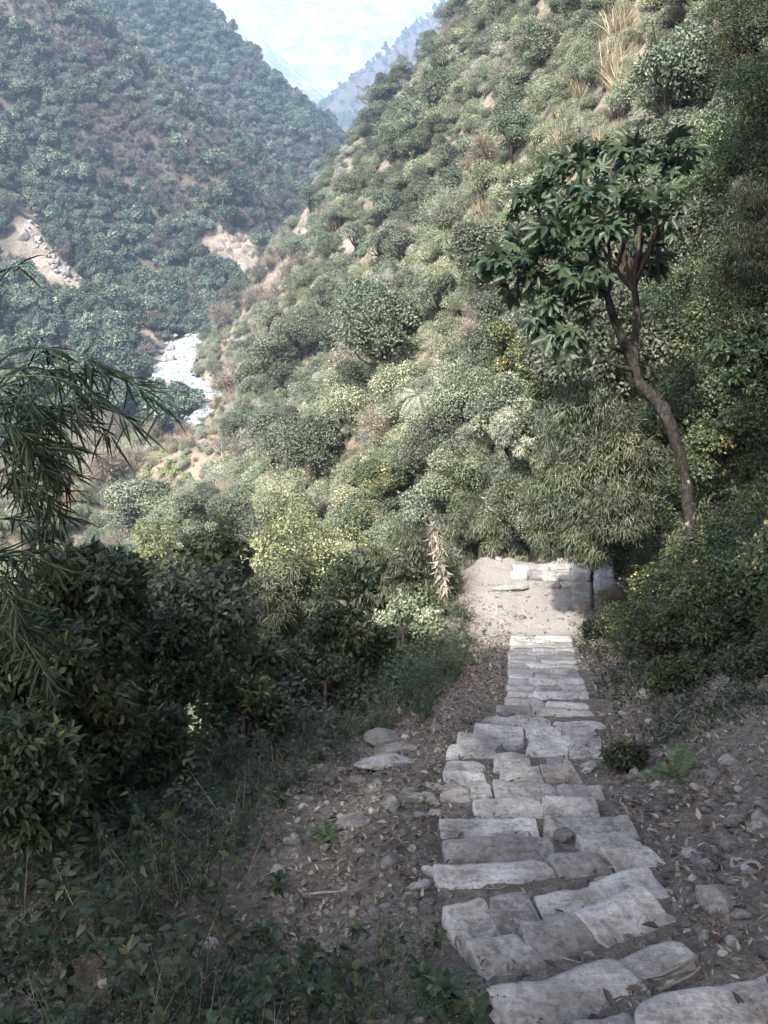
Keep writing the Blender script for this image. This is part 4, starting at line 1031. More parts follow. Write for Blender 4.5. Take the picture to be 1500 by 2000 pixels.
def big_leaf_tree():
    r = np.random.default_rng(3)
    base_k = 11.0
    bp, bk = hit(1347, 1022, 5, 40); bk = float(bk[0]); k0 = min(bk, 15.0); print('tree depth', bk); KS = k0 / 12.2; base = P(1347, 1022, np.array(k0)); gz = float(height(base[0], base[1]))
    o = link('large_leaved_tree', None, None, (base[0], base[1], min(gz, base[2]) - .05)); org = np.array([base[0], base[1], min(gz, base[2]) - .05])
    tag(o, 'leaning tree with gnarled trunk and umbrella of large lobed leaves beside the steps', 'tree')
    q = lambda px, py, dk=0: P(px, py, np.array(k0 + dk * KS)) - org
    t = MB(); pale = MB()
    tr = [q(1354, 1100), q(1349, 1045), q(1345, 990), q(1338, 930), q(1326, 880, -.05), q(1304, 822, -.1), q(1282, 785, -.1), q(1252, 752, -.1), q(1236, 715, -.1)]
    p = spline(tr, 60); s_ = np.linspace(0, 1, 60); rad = KS * np.interp(s_, [0, .1, .5, .62, .72, .85, 1], [.095, .08, .070, .076, .09, .076, .064]) * (1 + .2 * fbm(s_ * 16, s_ * 0, 4, 3))
    p = p + np.stack([.045 * fbm(s_ * 9, s_ * 0 + 3, 5), .045 * fbm(s_ * 9, s_ * 0 + 9, 7), 0 * s_], 1)
    m = 13
    tube(t, p, rad, 14)
    # knobs and limbs
    fork = p[-1]
    A = [fork, q(1222, 675, -.15), q(1200, 625, -.3), q(1186, 575, -.4)]; B_ = [fork + [0, .03, 0], q(1240, 665, .1), q(1244, 610, .2), q(1238, 560, .3)]
    for c_, r0 in ((A, .075), (B_, .065)):
        pp = spline(c_, 12); tube(t, pp, KS * np.linspace(r0, r0 * .62, 12) * (1 + .1 * fbm(np.arange(12) * .9, np.zeros(12), 8)), 9)
    for c_ in ([q(1232, 722, -.2), q(1205, 715, -.3), q(1180, 700, -.35), q(1168, 680, -.4)], [q(1180, 700, -.35), q(1172, 706, -.4), q(1166, 695, -.4)], [q(1222, 690, -.1), q(1200, 680, -.3), q(1186, 672, -.35)], [q(1282, 785, -.1), q(1296, 772, -.2), q(1302, 765, -.25)], [q(1262, 742, 0), q(1268, 728, .1), q(1264, 716, .15)]):
        pp = spline(c_, 7); tube(t, pp, KS * np.linspace(.032, .02, 7), 7)
    tips = [(965, 505, -.6), (1000, 480, .3), (1035, 380, -.3), (1075, 350, .5), (1060, 430, -1.0), (1120, 320, -.2), (1150, 380, -1.0), (1180, 300, .5), (1230, 300, -.3), (1290, 310, .3), (1325, 300, -.2), (1300, 390, -.7), (1230, 400, -.9),
            (1180, 450, -1.1), (1100, 470, -.9), (1040, 520, -.5), (1010, 560, .2), (1080, 575, -.7), (1130, 540, -1.0), (1060, 630, -.5), (1105, 660, -.7), (1290, 450, .3), (1270, 510, .6), (1200, 360, .9), (1100, 420, .9), (1150, 500, .6)]
    tops = [spline(A, 12)[-3], spline(A, 12)[-1], spline(B_, 12)[-2], spline(B_, 12)[-1], spline(A, 12)[6]]
    leaves = 0
    for i, (px, py, dk) in enumerate(tips):
        e = q(px, py, dk); st = min(tops, key=lambda v: np.linalg.norm(v - e) + r.uniform(0, .4))
        mid = st + (e - st) * .5 + np.array([0, 0, .02]) + r.normal(size=3) * .08
        br = MB(); pp = spline([st, mid, e], 8); tube(br, pp, KS * np.linspace(.034, .014, 8), 6); bo = link('branch', br.mesh('branch', [M['bark']], True), o)
        axis_ = unit(pp[-1] - pp[-3])
        nl = int(r.integers(10, 13))
        for j in range(nl):
            a = j * 2.4 + r.normal() * .2; side = unit(np.cross(axis_, [0.3, .2, .9])); sd2 = np.cross(axis_, side)
            spread = r.uniform(.5, 1.25)
            d = unit(axis_ * (.75 if j > nl * .4 else .15) + (side * math.cos(a) + sd2 * math.sin(a)) * spread + np.array([-.18, -.12, .12]))
            s_ = KS * r.uniform(.17, .25)
            pos = e + axis_ * r.uniform(-.22, .06) + d * s_ * .8
            nrm = unit(np.array([0, 0, .9]) + d * .1 + r.normal(size=3) * .38 + np.array([-.25, -.3, 0]))
            lf = link('leaf', PALM[int(r.integers(0, 5))], bo, pos, basis_euler(d - np.array([0, 0, .35]), nrm), s_ * r.uniform(.9, 1.1)); leaves += 1
    me_ = t.mesh('trunk', [M['trunk']], True); nv = len(me_.vertices); co = np.empty(nv * 3, np.float32); me_.vertices.foreach_get('co', co); co = co.reshape(-1, 3)
    co += .016 * np.stack([fbm(co[:, 2] * 9 + co[:, 0] * 14, co[:, 1] * 14, 61, 3), fbm(co[:, 2] * 9 + co[:, 0] * 14 + 50, co[:, 1] * 14, 63, 3), 0 * co[:, 0]], 1); me_.vertices.foreach_set('co', co.ravel()); me_.update(); link('trunk', me_, o)
    # the smaller leaves inside and behind, too many to count
    ins = MB()
    Vp = [np.array([v.co[:] for v in pm.vertices]) for pm in PALM]; Fp = [[tuple(pl.vertices) for pl in pm.polygons] for pm in PALM]
    for i in range(330):
        px, py, dk = tips[int(r.integers(0, len(tips)))]; c_ = q(px, py, dk) + r.normal(size=3) * [.24, .26, .2]; cc_ = q(1180, 520, 0); c_ = c_ + (cc_ - c_) * r.uniform(0, .3)
        d = unit(c_ - cc_ + r.normal(size=3) * .4 - [.1, .1, .2]); nrm = unit(np.array([-.2, -.25, .9]) + r.normal(size=3) * .35); n_, t_, sd_ = frames(nrm[None], d[None]); s_ = KS * r.uniform(.10, .19); w_ = int(r.integers(0, 5))
        V_ = Vp[w_] * s_ @ np.stack([t_[0], sd_[0], n_[0]]) + c_
        f3 = np.array([f for f in Fp[w_] if len(f) == 3]); f4 = np.array([f for f in Fp[w_] if len(f) == 4]); off = ins.n; ins.add(V_, f3, r.random()); ins.F.append(f4 + off); ins.M.append(np.zeros(len(f4)))
    fo = link('small_leaves', ins.mesh('small_leaves', [M['tree_leaf']]), o); fo['kind'] = 'stuff'
big_leaf_tree()

# ------------------------------------------------------------------ bamboo hanging in from the side
def bamboo():
    r = np.random.default_rng(8)
    rx, ry = -2.35, 4.2; org = np.array([rx, ry, float(height(rx, ry))])
    o = link('bamboo', None, None, org); tag(o, 'dark arching bamboo with long drooping leaves over the slope', 'bamboo')
    q = lambda px, py, k: P(px, py, np.array(k)) - org
    culms = [[(0, 0, -.1), q(-140, 1250, 4.4), q(-120, 1000, 4.3), q(-70, 780, 4.2), q(20, 690, 4.1)],
             [(.1, .15, -.1), q(-60, 1300, 4.7), q(-60, 1100, 4.6), q(-30, 950, 4.5), q(60, 890, 4.4)],
             [(-.1, .05, -.1), q(-120, 1100, 4.1), q(-90, 800, 4.0), q(-30, 640, 4.0), q(-5, 560, 4.0)]]
    for c_ in culms:
        mb = MB(); p = spline(c_, 26); tube(mb, p, np.linspace(.016, .005, 26), 7)
        for j in range(2, 25, 3): tube(mb, np.array([p[j] - (p[j + 1] - p[j]) * .05, p[j], p[j] + (p[j + 1] - p[j]) * .05]), np.interp(j, [0, 26], [.02, .008]), 7)
        link('culm', mb.mesh('culm', [M['stem']], True), o)
    spr = [((-70, 780, 4.2), (130, 690, 4.0), (325, 795, 3.9), 60), ((-70, 780, 4.2), (120, 720, 4.2), (270, 740, 4.2), 44), ((-40, 740, 4.1), (120, 740, 3.8), (265, 830, 3.8), 60), ((-60, 800, 4.1), (90, 770, 4.0), (215, 850, 4.0), 60),
           ((-60, 820, 4.2), (60, 790, 4.2), (150, 880, 4.2), 55), ((-40, 720, 4.0), (60, 720, 4.1), (160, 730, 4.1), 50), ((-60, 850, 4.3), (30, 850, 4.3), (95, 930, 4.3), 50), ((20, 690, 4.1), (100, 680, 4.0), (200, 720, 3.9), 40),
           ((-30, 950, 4.5), (60, 890, 4.4), (150, 930, 4.3), 45), ((-50, 1000, 4.5), (60, 950, 4.4), (135, 1010, 4.4), 55), ((-60, 1050, 4.6), (30, 1010, 4.5), (100, 1090, 4.5), 55), ((-60, 1100, 4.6), (10, 1080, 4.4), (70, 1160, 4.4), 50),
           ((-60, 900, 4.1), (0, 880, 4.0), (50, 960, 4.0), 45), ((-30, 640, 4.0), (0, 600, 4.0), (-4, 545, 4.0), 5), ((-10, 560, 4.0), (20, 525, 4.0), (40, 520, 4.0), 6), ((-60, 1180, 4.7), (0, 1150, 4.6), (40, 1240, 4.6), 40), ((-80, 760, 4.3), (40, 800, 4.4), (180, 780, 4.5), 50),
           ((-60, 900, 4.4), (60, 850, 4.5), (120, 870, 4.5), 50), ((-40, 820, 3.9), (20, 830, 3.9), (60, 880, 3.9), 45)]
    for _ in range(16):
        x0, y0 = r.uniform(-80, 10), r.uniform(740, 1250); kk_ = r.uniform(4.0, 4.9); e_ = (x0 + r.uniform(110, 230) * (1 if y0 < 950 else .75), y0 + r.uniform(0, 110), kk_ - .1); spr.append(((x0, y0, kk_), ((x0 + e_[0]) / 2, min(y0, e_[1]) - r.uniform(0, 40), kk_), e_, int(r.integers(60, 85))))
    for a, b, c_, nl in spr:
        nl = int(nl * .72) + 2; mb = MB(); p = spline([q(*a), q(*b), q(*c_)], 18); tube(mb, p, np.linspace(.0045, .0012, 18), 4, .3, 1)
        t = unit(np.gradient(p, axis=0)); f = r.uniform(.22, 1, nl) ** .8 * 17; i = np.minimum(f.astype(int), 16); pos = p[i] + (p[i + 1] - p[i]) * (f - i)[:, None]
        d = t[i] * .55 + r.normal(size=(nl, 3)) * [.6, .6, .4] - np.array([0, 0, .4])
        leaves8(mb, pos, r.normal(size=(nl, 3)) * .5 + [0, -.3, .8], d, r.uniform(.11, .21, nl), r.uniform(.008, .013, nl), r.random(nl), fold=.2, droop=.22, m=0, wide=.42)
        link('leaf_spray', mb.mesh('leaf_spray', [M['bamboo_leaf'], M['stem']]), o)
bamboo()

# ------------------------------------------------------------------ nearer shrubs, each placed where it stands
def norm_pair(t, c):
    """scale a prototype so its crown spans 1 m wide; returns true height"""
    V = np.concatenate(c.V); w_ = max(np.percentile(V[:, 0], 98) - np.percentile(V[:, 0], 2), np.percentile(V[:, 1], 98) - np.percentile(V[:, 1], 2)); h = np.percentile(V[:, 2], 99)
    return w_, h
NK = {}
def near_kind(key, mk, mt, mc, nvar=2):
    v = []
    for i in range(nvar):
        t, c = mk(i); w_, h = norm_pair(t, c); v.append((t.mesh('stem', [mt]), c.mesh('foliage', [mc]), w_, h))
    NK[key] = v
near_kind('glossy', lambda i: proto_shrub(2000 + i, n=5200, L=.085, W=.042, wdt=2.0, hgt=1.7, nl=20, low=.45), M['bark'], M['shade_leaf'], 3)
near_kind('vine', lambda i: proto_shrub(2100 + i, n=4200, L=.085, W=.078, wdt=2.0, hgt=1.8, nl=18, low=.5, hang=.6), M['bark'], M['vine_leaf'], 3)
near_kind('lance', lambda i: proto_lance(2200 + i, n=5200, L=.15, W=.024, wdt=2.2, hgt=1.9, nl=20, hang=1.5, low=.5), M['bark'], M['lance_leaf'], 3)
near_kind('yellow', lambda i: proto_shrub(2300 + i, n=5200, L=.11, W=.062, wdt=2.6, hgt=1.7, nl=26, up=.8), M['bark'], M['yellow_leaf'], 1)
near_kind('round', lambda i: proto_shrub(2400 + i, n=6500, L=.095, W=.055, wdt=2.4, hgt=2.3, nl=22, low=.4), M['bark'], M['dark_leaf'], 2)
near_kind('leafy', lambda i: proto_shrub(2500 + i, n=3600, L=.12, W=.05, wdt=2.0, hgt=1.5, nl=22, low=.35, big=True), M['stem'], M['weed'], 2)
near_kind('mid', lambda i: proto_shrub(2600 + i, n=6500, L=.08, W=.045, wdt=2.4, hgt=2.0, nl=24, low=.4), M['bark'], M['hill_leaf'], 2)
near_kind('pale', lambda i: proto_lance(2700 + i, n=5200, L=.13, W=.024, wdt=2.2, hgt=1.9, nl=22, hang=.7), M['bark'], M['pale_leaf'], 2)
near_kind('dry', lambda i: proto_bare(2800 + i, 2.2, 1900), M['dead_wood'], M['brown_leaf'], 2)

LEAF = {'glossy': (.075, .036, 'bark', 'shade_leaf', .3), 'vine': (.08, .072, 'bark', 'vine_leaf', .6), 'lance': (.14, .022, 'bark', 'lance_leaf', 1.5), 'yellow': (.11, .062, 'bark', 'yellow_leaf', .2), 'round': (.095, .052, 'bark', 'dark_leaf', .3),
        'leafy': (.11, .044, 'stem', 'weed', .3), 'mid': (.085, .046, 'bark', 'hill_leaf', .3), 'pale': (.13, .024, 'bark', 'pale_leaf', .8)}
_bn = [0]
def bush(key, name, px, top, k, w_px, label, cat='shrub', var=0, h_px=None, group=None, rz=0.0, dens=1.0, root=None, lsc=1.0, auto=False):
    """a shrub whose crown fills w_px x h_px at depth k below (px, top), rooted in the ground under it"""
    _bn[0] += 1; r = np.random.default_rng(7000 + _bn[0]); h_px = h_px or w_px * .95; L_, W_, mt, mc, hang = LEAF[key]
    sc_ = np.interp(k, [5, 12, 20, 30, 80], [.8, .85, .75, .8, 1.5]) * lsc; u_ = k / F_PX
    n = int(np.clip(w_px * h_px / 700, 14, 60)); lr = math.sqrt(w_px * h_px) * (.165 if n < 30 else .125)
    _, hk = hit(px, top + h_px * .75, 2, 400); k = min(k, float(hk[0]) * .99) if auto else k; u_ = k / F_PX
    rp, hk = hit(px, top + h_px * .96, 2, 400); rp = rp[0]
    if not (k * .85 < hk[0] < k * 1.3): rp = P(px, top + h_px, np.array(float(k)))
    if auto: rp = hit(px, top + h_px * .72, 2, 400)[0][0]
    if root is not None: rp = hit(root[0], root[1], 2, 60)[0][0]
    gz = float(height(rp[0], rp[1])); org = np.array([rp[0], rp[1], gz - .05]); lb = []
    for i in range(n):
        while True:
            a, b = r.uniform(-1, 1, 2)
            if a * a + max(b, 0) ** 2 * .7 + min(b, 0) ** 2 * 1.0 < 1: break
        rl = lr * np.clip(np.exp(r.normal(-.05, .32)), .5, 1.6); q_ = P(px + a * (w_px / 2 - lr * .8), top + h_px / 2 + b * (h_px / 2 - lr * .7), np.array(k + r.uniform(-.8, .8) * w_px * .33 * u_)) - org
        g_ = float(height(q_[0] + org[0], q_[1] + org[1])) - org[2]; q_[2] = max(q_[2], g_ + .1); lb.append((*q_, rl * u_))
    t = MB(); c = MB(); cen = np.mean([v[:3] for v in lb], 0); f_ = np.array([cen[0] * .75, cen[1] * .75, max(cen[2] * .6, .05)])
    tube(t, spline([(0, 0, -.1), f_ * .5 + r.normal(size=3) * .03, f_], 6), np.linspace(.03, .024, 6) * np.interp(k, [5, 40], [.6, 1.6]), 7); limbs(t, r, f_, lb, .014 * np.interp(k, [5, 40], [.7, 1.8]), n=5)
    A_ = sum(v[3] ** 2 for v in lb) * 12.6; nl = int(np.clip(1.15 * dens * A_ / (L_ * W_ * sc_ ** 2 * .5), 900, 15000))
    crown_leaves(c, r, lb, nl, L_ * sc_, W_ * sc_, hang=hang, low=.5, out=.7, up=.45, big=(key == 'leafy'))
    shoots(t, c, r, lb, int(np.clip(n * .7, 10, 30)), .24 * math.sqrt(w_px * h_px) * u_, L_ * sc_, W_ * sc_, rad=.004, big=(key == 'leafy'))
    o = link(name, None, None, org); link('stem', t.mesh('stem', [M[mt]], True), o); link('foliage', c.mesh('foliage', [M[mc]]), o)
    tag(o, label, cat, group); return o

bush('round', 'round_bush', 385, 1105, 8.4, 250, 'dark unlit bush filling the shaded edge of the slope', rz=1)
bush('glossy', 'dark_bush', 300, 1190, 7.4, 230, 'low dark bush below the taller unlit one at the slope edge', rz=2, var=1)
bush('vine', 'climber_covered_bush', 425, 1035, 10.5, 130, 'tall bush covered with climbers at the edge of shade and sun', rz=.5)
bush('vine', 'climber_covered_bush', 300, 1075, 9.5, 150, 'bush with hanging climbers behind the dark slope edge bushes', var=1, rz=2.5)
bush('leafy', 'broad_leaved_shrub', 170, 1075, 6.2, 260, lsc=.8, label= 'dark broad-leaved shrub under the bamboo', var=1)
bush('leafy', 'broad_leaved_shrub', 60, 1180, 5.4, 260, lsc=.8, label= 'dark leafy shrub at the foot of the bamboo', var=0, rz=2)
bush('glossy', 'dark_bush', 110, 1290, 5.6, 330, 'low tangled dark bush downhill of the bamboo', var=2, rz=1)
bush('leafy', 'broad_leaved_shrub', 40, 1400, 4.7, 260, lsc=.7, label= 'low leafy shrub growing at the edge of the weeds', var=1, rz=4)
bush('yellow', 'yellow_flowering_shrub', 600, 985, 23, 235, 'broad shrub crowned with pale yellow-green flower heads', rz=1)
bush('yellow', 'yellow_flowering_shrub', 310, 1010, 30, 130, 'smaller pale yellow-green shrub behind the climber bushes', rz=3)
bush('round', 'round_tree', 450, 940, 38, 135, 'round dark glossy bush beyond the yellow-flowering shrub', var=1, cat='bush')
bush('round', 'round_tree', 375, 960, 36, 110, 'grey-green round bush beside the round dark glossy one', var=0, cat='bush', rz=2)
bush('round', 'round_tree', 478, 800, 82, 98, 'round dark tree standing alone above the river bank', var=0, cat='tree', rz=2)
bush('vine', 'ivy_clad_tree', 755, 885, 31, 150, 'tree smothered in ivy on the sunlit hillside', var=1, cat='tree')
bush('mid', 'leafy_tree', 690, 920, 33, 110, 'grey-green leafy tree beside the ivy-smothered tree', cat='tree')
bush('mid', 'leafy_tree', 560, 915, 36, 130, 'brown-tipped leafy tree behind the yellow-flowering shrub', var=1, cat='tree')
bush('round', 'leafy_tree', 845, 620, 60, 120, 'dark spreading tree half way up the sunlit hillside', cat='tree', rz=1)
bush('round', 'leafy_tree', 735, 440, 95, 55, 'dark rounded tree beside the pale rock slab', cat='tree', rz=3)
bush('lance', 'feathery_shrub', 560, 1085, 14, 190, 'feathery grey-green shrub with narrow drooping leaves below the yellow-flowering one', rz=1)
bush('lance', 'feathery_shrub', 505, 1120, 13, 150, 'feathery grey-green shrub beside the climber-covered bush', var=1)
bush('lance', 'feathery_shrub', 800, 1030, 19, 200, 'grey-green shrub with hanging narrow leaves behind the dead stalk', rz=2)
bush('lance', 'feathery_shrub', 735, 1075, 16, 150, 'narrow-leaved shrub between the dead stalk and the dark sapling', var=1)
bush('leafy', 'leafy_shrub', 590, 1235, 11, 210, 'fresh green leafy shrub at the edge of the trail bank', rz=1)
bush('leafy', 'leafy_shrub', 700, 1215, 12, 190, 'leafy shrub in front of the dark sapling', var=1)
bush('leafy', 'leafy_shrub', 655, 1185, 11.2, 150, 'leafy shrub around the foot of the dark sapling', h_px=110)
bush('leafy', 'leafy_shrub', 500, 1260, 9.5, 170, 'leafy shrub next to the dark unlit bush', var=1, rz=3)
bush('mid', 'leafy_shrub', 790, 1165, 14.5, 150, 'twiggy green shrub at the foot of the dead stalk', var=1)
bush('glossy', 'leafy_shrub', 640, 1290, 9.6, 150, 'low glossy shrub overhanging the bare trail verge', var=1)
bush('glossy', 'leafy_shrub', 480, 1330, 7.9, 170, 'low glossy shrub where the weeds meet the dark bush', var=2)
bush('leafy', 'leafy_shrub', 300, 1390, 6.6, 170, 'small leafy shrub among the shaded weeds', var=0, rz=2)
# right of the steps
bush('lance', 'weeping_shrub', 1115, 720, 15.5, 190, 'weeping shrub with hanging grey-green leaves beside the landing', h_px=375, root=(1215, 1060), dens=.75, lsc=1.0)
bush('lance', 'weeping_shrub', 1205, 790, 15, 160, 'weeping shrub between the leaning tree and the landing', h_px=270, root=(1250, 1090), dens=.75, lsc=1.0)
bush('pale', 'silvery_seeding_shrub', 1000, 800, 21, 95, 'shrub with whitish dry seed heads beside the weeping shrub')
bush('mid', 'hillside_bush', 950, 700, 30, 150, 'dense bush on the knob above the landing', var=1)
bush('vine', 'hillside_bush', 1010, 590, 27, 150, 'creeper-covered bush on the knob above the landing', var=2, rz=2)
bush('vine', 'hillside_bush', 1080, 640, 23, 150, 'creeper-covered bush behind the crown of the leaning tree', var=0, rz=4)
bush('mid', 'hillside_bush', 900, 860, 25, 160, 'grey-green bush above the dry bank of the landing', var=0, rz=3)
bush('lance', 'hillside_bush', 930, 955, 22, 150, 'narrow-leaved bush over the dry bank of the landing', var=2, rz=3)

bush('vine', 'bank_bush', 1420, 200, 25.5, 190, 'creeper hung bush high on the shaded bank', h_px=330, auto=True)
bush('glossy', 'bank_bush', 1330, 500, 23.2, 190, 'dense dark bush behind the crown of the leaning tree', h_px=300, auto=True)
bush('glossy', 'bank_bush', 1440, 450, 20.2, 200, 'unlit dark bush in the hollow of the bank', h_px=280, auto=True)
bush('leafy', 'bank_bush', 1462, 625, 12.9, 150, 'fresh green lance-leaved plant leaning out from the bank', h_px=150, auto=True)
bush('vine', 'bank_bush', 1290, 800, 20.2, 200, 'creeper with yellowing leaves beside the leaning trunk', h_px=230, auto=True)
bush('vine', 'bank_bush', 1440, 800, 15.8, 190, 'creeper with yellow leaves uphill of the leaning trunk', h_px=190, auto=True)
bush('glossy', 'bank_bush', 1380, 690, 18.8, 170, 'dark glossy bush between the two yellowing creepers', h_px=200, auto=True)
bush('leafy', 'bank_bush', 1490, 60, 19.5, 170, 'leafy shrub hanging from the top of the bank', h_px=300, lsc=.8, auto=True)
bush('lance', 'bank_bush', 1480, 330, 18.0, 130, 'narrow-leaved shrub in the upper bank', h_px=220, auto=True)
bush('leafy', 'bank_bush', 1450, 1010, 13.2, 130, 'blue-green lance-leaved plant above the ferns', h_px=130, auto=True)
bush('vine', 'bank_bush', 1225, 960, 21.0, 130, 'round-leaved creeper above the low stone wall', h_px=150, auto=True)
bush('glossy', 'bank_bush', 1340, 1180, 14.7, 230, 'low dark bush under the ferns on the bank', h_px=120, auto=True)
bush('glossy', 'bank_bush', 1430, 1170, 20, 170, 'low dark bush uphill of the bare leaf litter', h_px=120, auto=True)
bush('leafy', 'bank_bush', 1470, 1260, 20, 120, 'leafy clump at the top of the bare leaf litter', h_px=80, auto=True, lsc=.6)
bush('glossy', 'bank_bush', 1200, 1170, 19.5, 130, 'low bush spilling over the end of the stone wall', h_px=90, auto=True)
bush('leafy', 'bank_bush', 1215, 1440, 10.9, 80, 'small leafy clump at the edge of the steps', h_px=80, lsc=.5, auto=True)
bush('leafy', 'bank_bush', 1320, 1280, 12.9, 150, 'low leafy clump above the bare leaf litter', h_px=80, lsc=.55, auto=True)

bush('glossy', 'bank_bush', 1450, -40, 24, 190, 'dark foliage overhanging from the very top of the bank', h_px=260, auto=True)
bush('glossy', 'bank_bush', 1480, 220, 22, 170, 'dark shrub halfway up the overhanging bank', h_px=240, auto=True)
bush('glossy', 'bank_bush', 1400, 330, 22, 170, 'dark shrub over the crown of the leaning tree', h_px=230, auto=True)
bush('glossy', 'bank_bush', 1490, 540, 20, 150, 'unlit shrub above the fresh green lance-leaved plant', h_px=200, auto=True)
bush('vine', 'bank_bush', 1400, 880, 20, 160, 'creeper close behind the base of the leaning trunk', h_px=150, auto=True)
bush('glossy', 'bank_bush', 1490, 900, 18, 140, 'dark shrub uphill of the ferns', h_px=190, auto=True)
bush('mid', 'hillside_bush', 1010, 925, 21.5, 150, 'grey-green bush on the dry bank behind the landing', h_px=120)
bush('lance', 'hillside_bush', 1070, 880, 20.5, 130, 'narrow-leaved bush right behind the weeping shrub', h_px=150)
bush('mid', 'hillside_bush', 1060, 985, 19.8, 110, 'low bush at the back of the landing under the weeping shrub', h_px=75)
bush('lance', 'weeping_shrub', 1085, 900, 16.2, 120, 'hanging lower boughs of a weeping shrub over the landing', h_px=200, root=(1190, 1075), dens=.75, lsc=1.0)
bush('lance', 'weeping_shrub', 1150, 950, 15.4, 110, 'weeping shrub hanging over the low stone wall', h_px=150, root=(1205, 1080), dens=.75, lsc=1.0)

# ------------------------------------------------------------------ plants of the steep bank beside the steps
r = np.random.default_rng(21)
b2 = np.concatenate([jgrid(1, 14, 5.2, 13, .34, .45, r), jgrid(2, 18, 13, 24, .5, .65, r)])
b3 = np.c_[b2, height(b2[:, 0], b2[:, 1])]
xr = np.interp(b3[:, 1], SY, SXR); dr = b3[:, 0] - xr
lowb = np.interp(b3[:, 1], [5, 7, 9, 12, 14, 17, 19, 24], [2.1, 1.5, 1.0, .8, .9, 1.1, .6, .3])
q = (dr > lowb) & (dr < 10) & in_view(b3, 520, 300) & ~((b3[:, 1] > 17.5) & (dr < 1.2)); b3 = b3[q]; dr = dr[q]; lowb = lowb[q]
px, py, kk = project(b3)
names = {'glossy': ('bank_shrub', 'glossy dark shrub on the shaded bank above the steps', 'glossy shrubs on the shaded bank'), 'vine': ('bank_creeper', 'round-leaved creeper with some yellow leaves on the shaded bank', 'creepers on the shaded bank'),
         'lance': ('bank_willow_shrub', 'narrow-leaved shrub on the shaded bank above the steps', 'narrow-leaved shrubs on the shaded bank'), 'leafy': ('bank_leafy_plant', 'broad-leaved plant on the shaded bank above the steps', 'broad-leaved plants on the shaded bank'),
         'dry': ('bank_dry_bush', 'dry twiggy bush on the shaded bank above the steps', 'dry bushes on the shaded bank')}
nzv = fbm(b3[:, 0] / 1.6, b3[:, 1] / 1.6, 81, 2)
cnt_b = 0
for i in range(len(b3)):
    u = r.random(); edge = dr[i] - lowb[i]
    if edge < .3 and u < .45: continue
    u = r.random()
    kd = 'vine' if nzv[i] > .02 else 'glossy'
    if u < .16: kd = 'lance'
    elif u < .30: kd = 'leafy'
    elif u > .93: kd = 'dry'
    s_ = r.uniform(.34, .62) * (.65 + .35 * min(edge / 1.2, 1)) * (1.0 if b3[i, 1] < 13 else 1.25)
    if b3[i, 1] < 8.5: s_ *= .75
    t, c, w0, h0 = NK[kd][int(r.integers(0, len(NK[kd])))]
    nm, lab, gr = names[kd]
    o = link(nm, None, None, b3[i] - [0, 0, .12], (r.uniform(-.15, .15), -.45 + r.uniform(-.2, .2), 0), (s_, s_, s_ * r.uniform(.8, 1.2)))
    a_ = r.uniform(0, 6.28)
    link('stem', t, o, rot=(0, 0, a_)); link('foliage', c, o, rot=(0, 0, a_)); tag(o, lab.split(' on the shaded bank')[0] + ' ' + where(b3[i], LM_BANK), 'shrub', gr); cnt_b += 1
print('bank plants', cnt_b)

# ferns
FN = [proto_fern(3000 + i, 9 + i, .8, .17, 20).mesh('frond', [M['fern']]) for i in range(3)]
def ferns():
    r = np.random.default_rng(12)
    for px, py, s_, lab in ((1345, 1060, 1.0, 'large arching fern at the foot of the leaning tree'), (1400, 1060, .9, 'arching fern beside the large fern under the leaning tree'), (1300, 1140, .85, 'fern spreading below the leaning tree'), (1275, 1190, .7, 'small fern low on the shaded bank'),
                            (1320, 1495, .45, 'small fern on the bare bank beside the steps'), (1380, 1140, .7, 'fern in the undergrowth of the shaded bank'), (1460, 1100, .8, 'fern beside the lance-leaved plant on the bank')):
        p, k = hit(px, py + 20, 2, 40); o = link('fern', FN[int(r.integers(0, 3))], None, p[0] - [0, 0, .02], (0, -.35, r.uniform(0, 6.28)), s_); tag(o, lab, 'fern')
ferns()

# ------------------------------------------------------------------ dead stalk, sapling, sticks
def dead_stalk():
    r = np.random.default_rng(14)
    p, k = hit(868, 1195, 4, 40); b = p[0]; k = float(k[0]); top = P(848, 1035, np.array(k)) - b
    o = link('dead_stalk', None, None, b); tag(o, 'dead stalk hung with withered brown leaves beside the landing', 'plant')
    s = MB(); c_ = spline([(0, 0, -.1), top * .5 + [.05, 0, 0], top], 14); tube(s, c_, np.linspace(.045, .025, 14), 7); link('stem', s.mesh('stem', [M['dead_wood']], True), o)
    n = 420; f = r.uniform(.2, 1, n); i = np.minimum((f * 13).astype(int), 12); pos = c_[i] + (c_[i + 1] - c_[i]) * (f * 13 - i)[:, None]
    d = rdir(n, r) * [1, 1, .3] - [0, 0, .9]; l = MB(); leaves8(l, pos + rdir(n, r) * .05, r.normal(size=(n, 3)), d, r.uniform(.12, .26, n), r.uniform(.03, .07, n), r.random(n), fold=.3, droop=.3); link('withered_leaves', l.mesh('withered_leaves', [M['brown_leaf']]), o)
    u = MB(); n = 60; leaves8(u, np.repeat(top[None], n, 0) + r.normal(size=(n, 3)) * .06, r.normal(size=(n, 3)), rdir(n, r) + [0, 0, .5], r.uniform(.1, .2, n), r.uniform(.02, .04, n), r.random(n)); link('top_tuft', u.mesh('top_tuft', [M['pale_leaf']]), o)
dead_stalk()
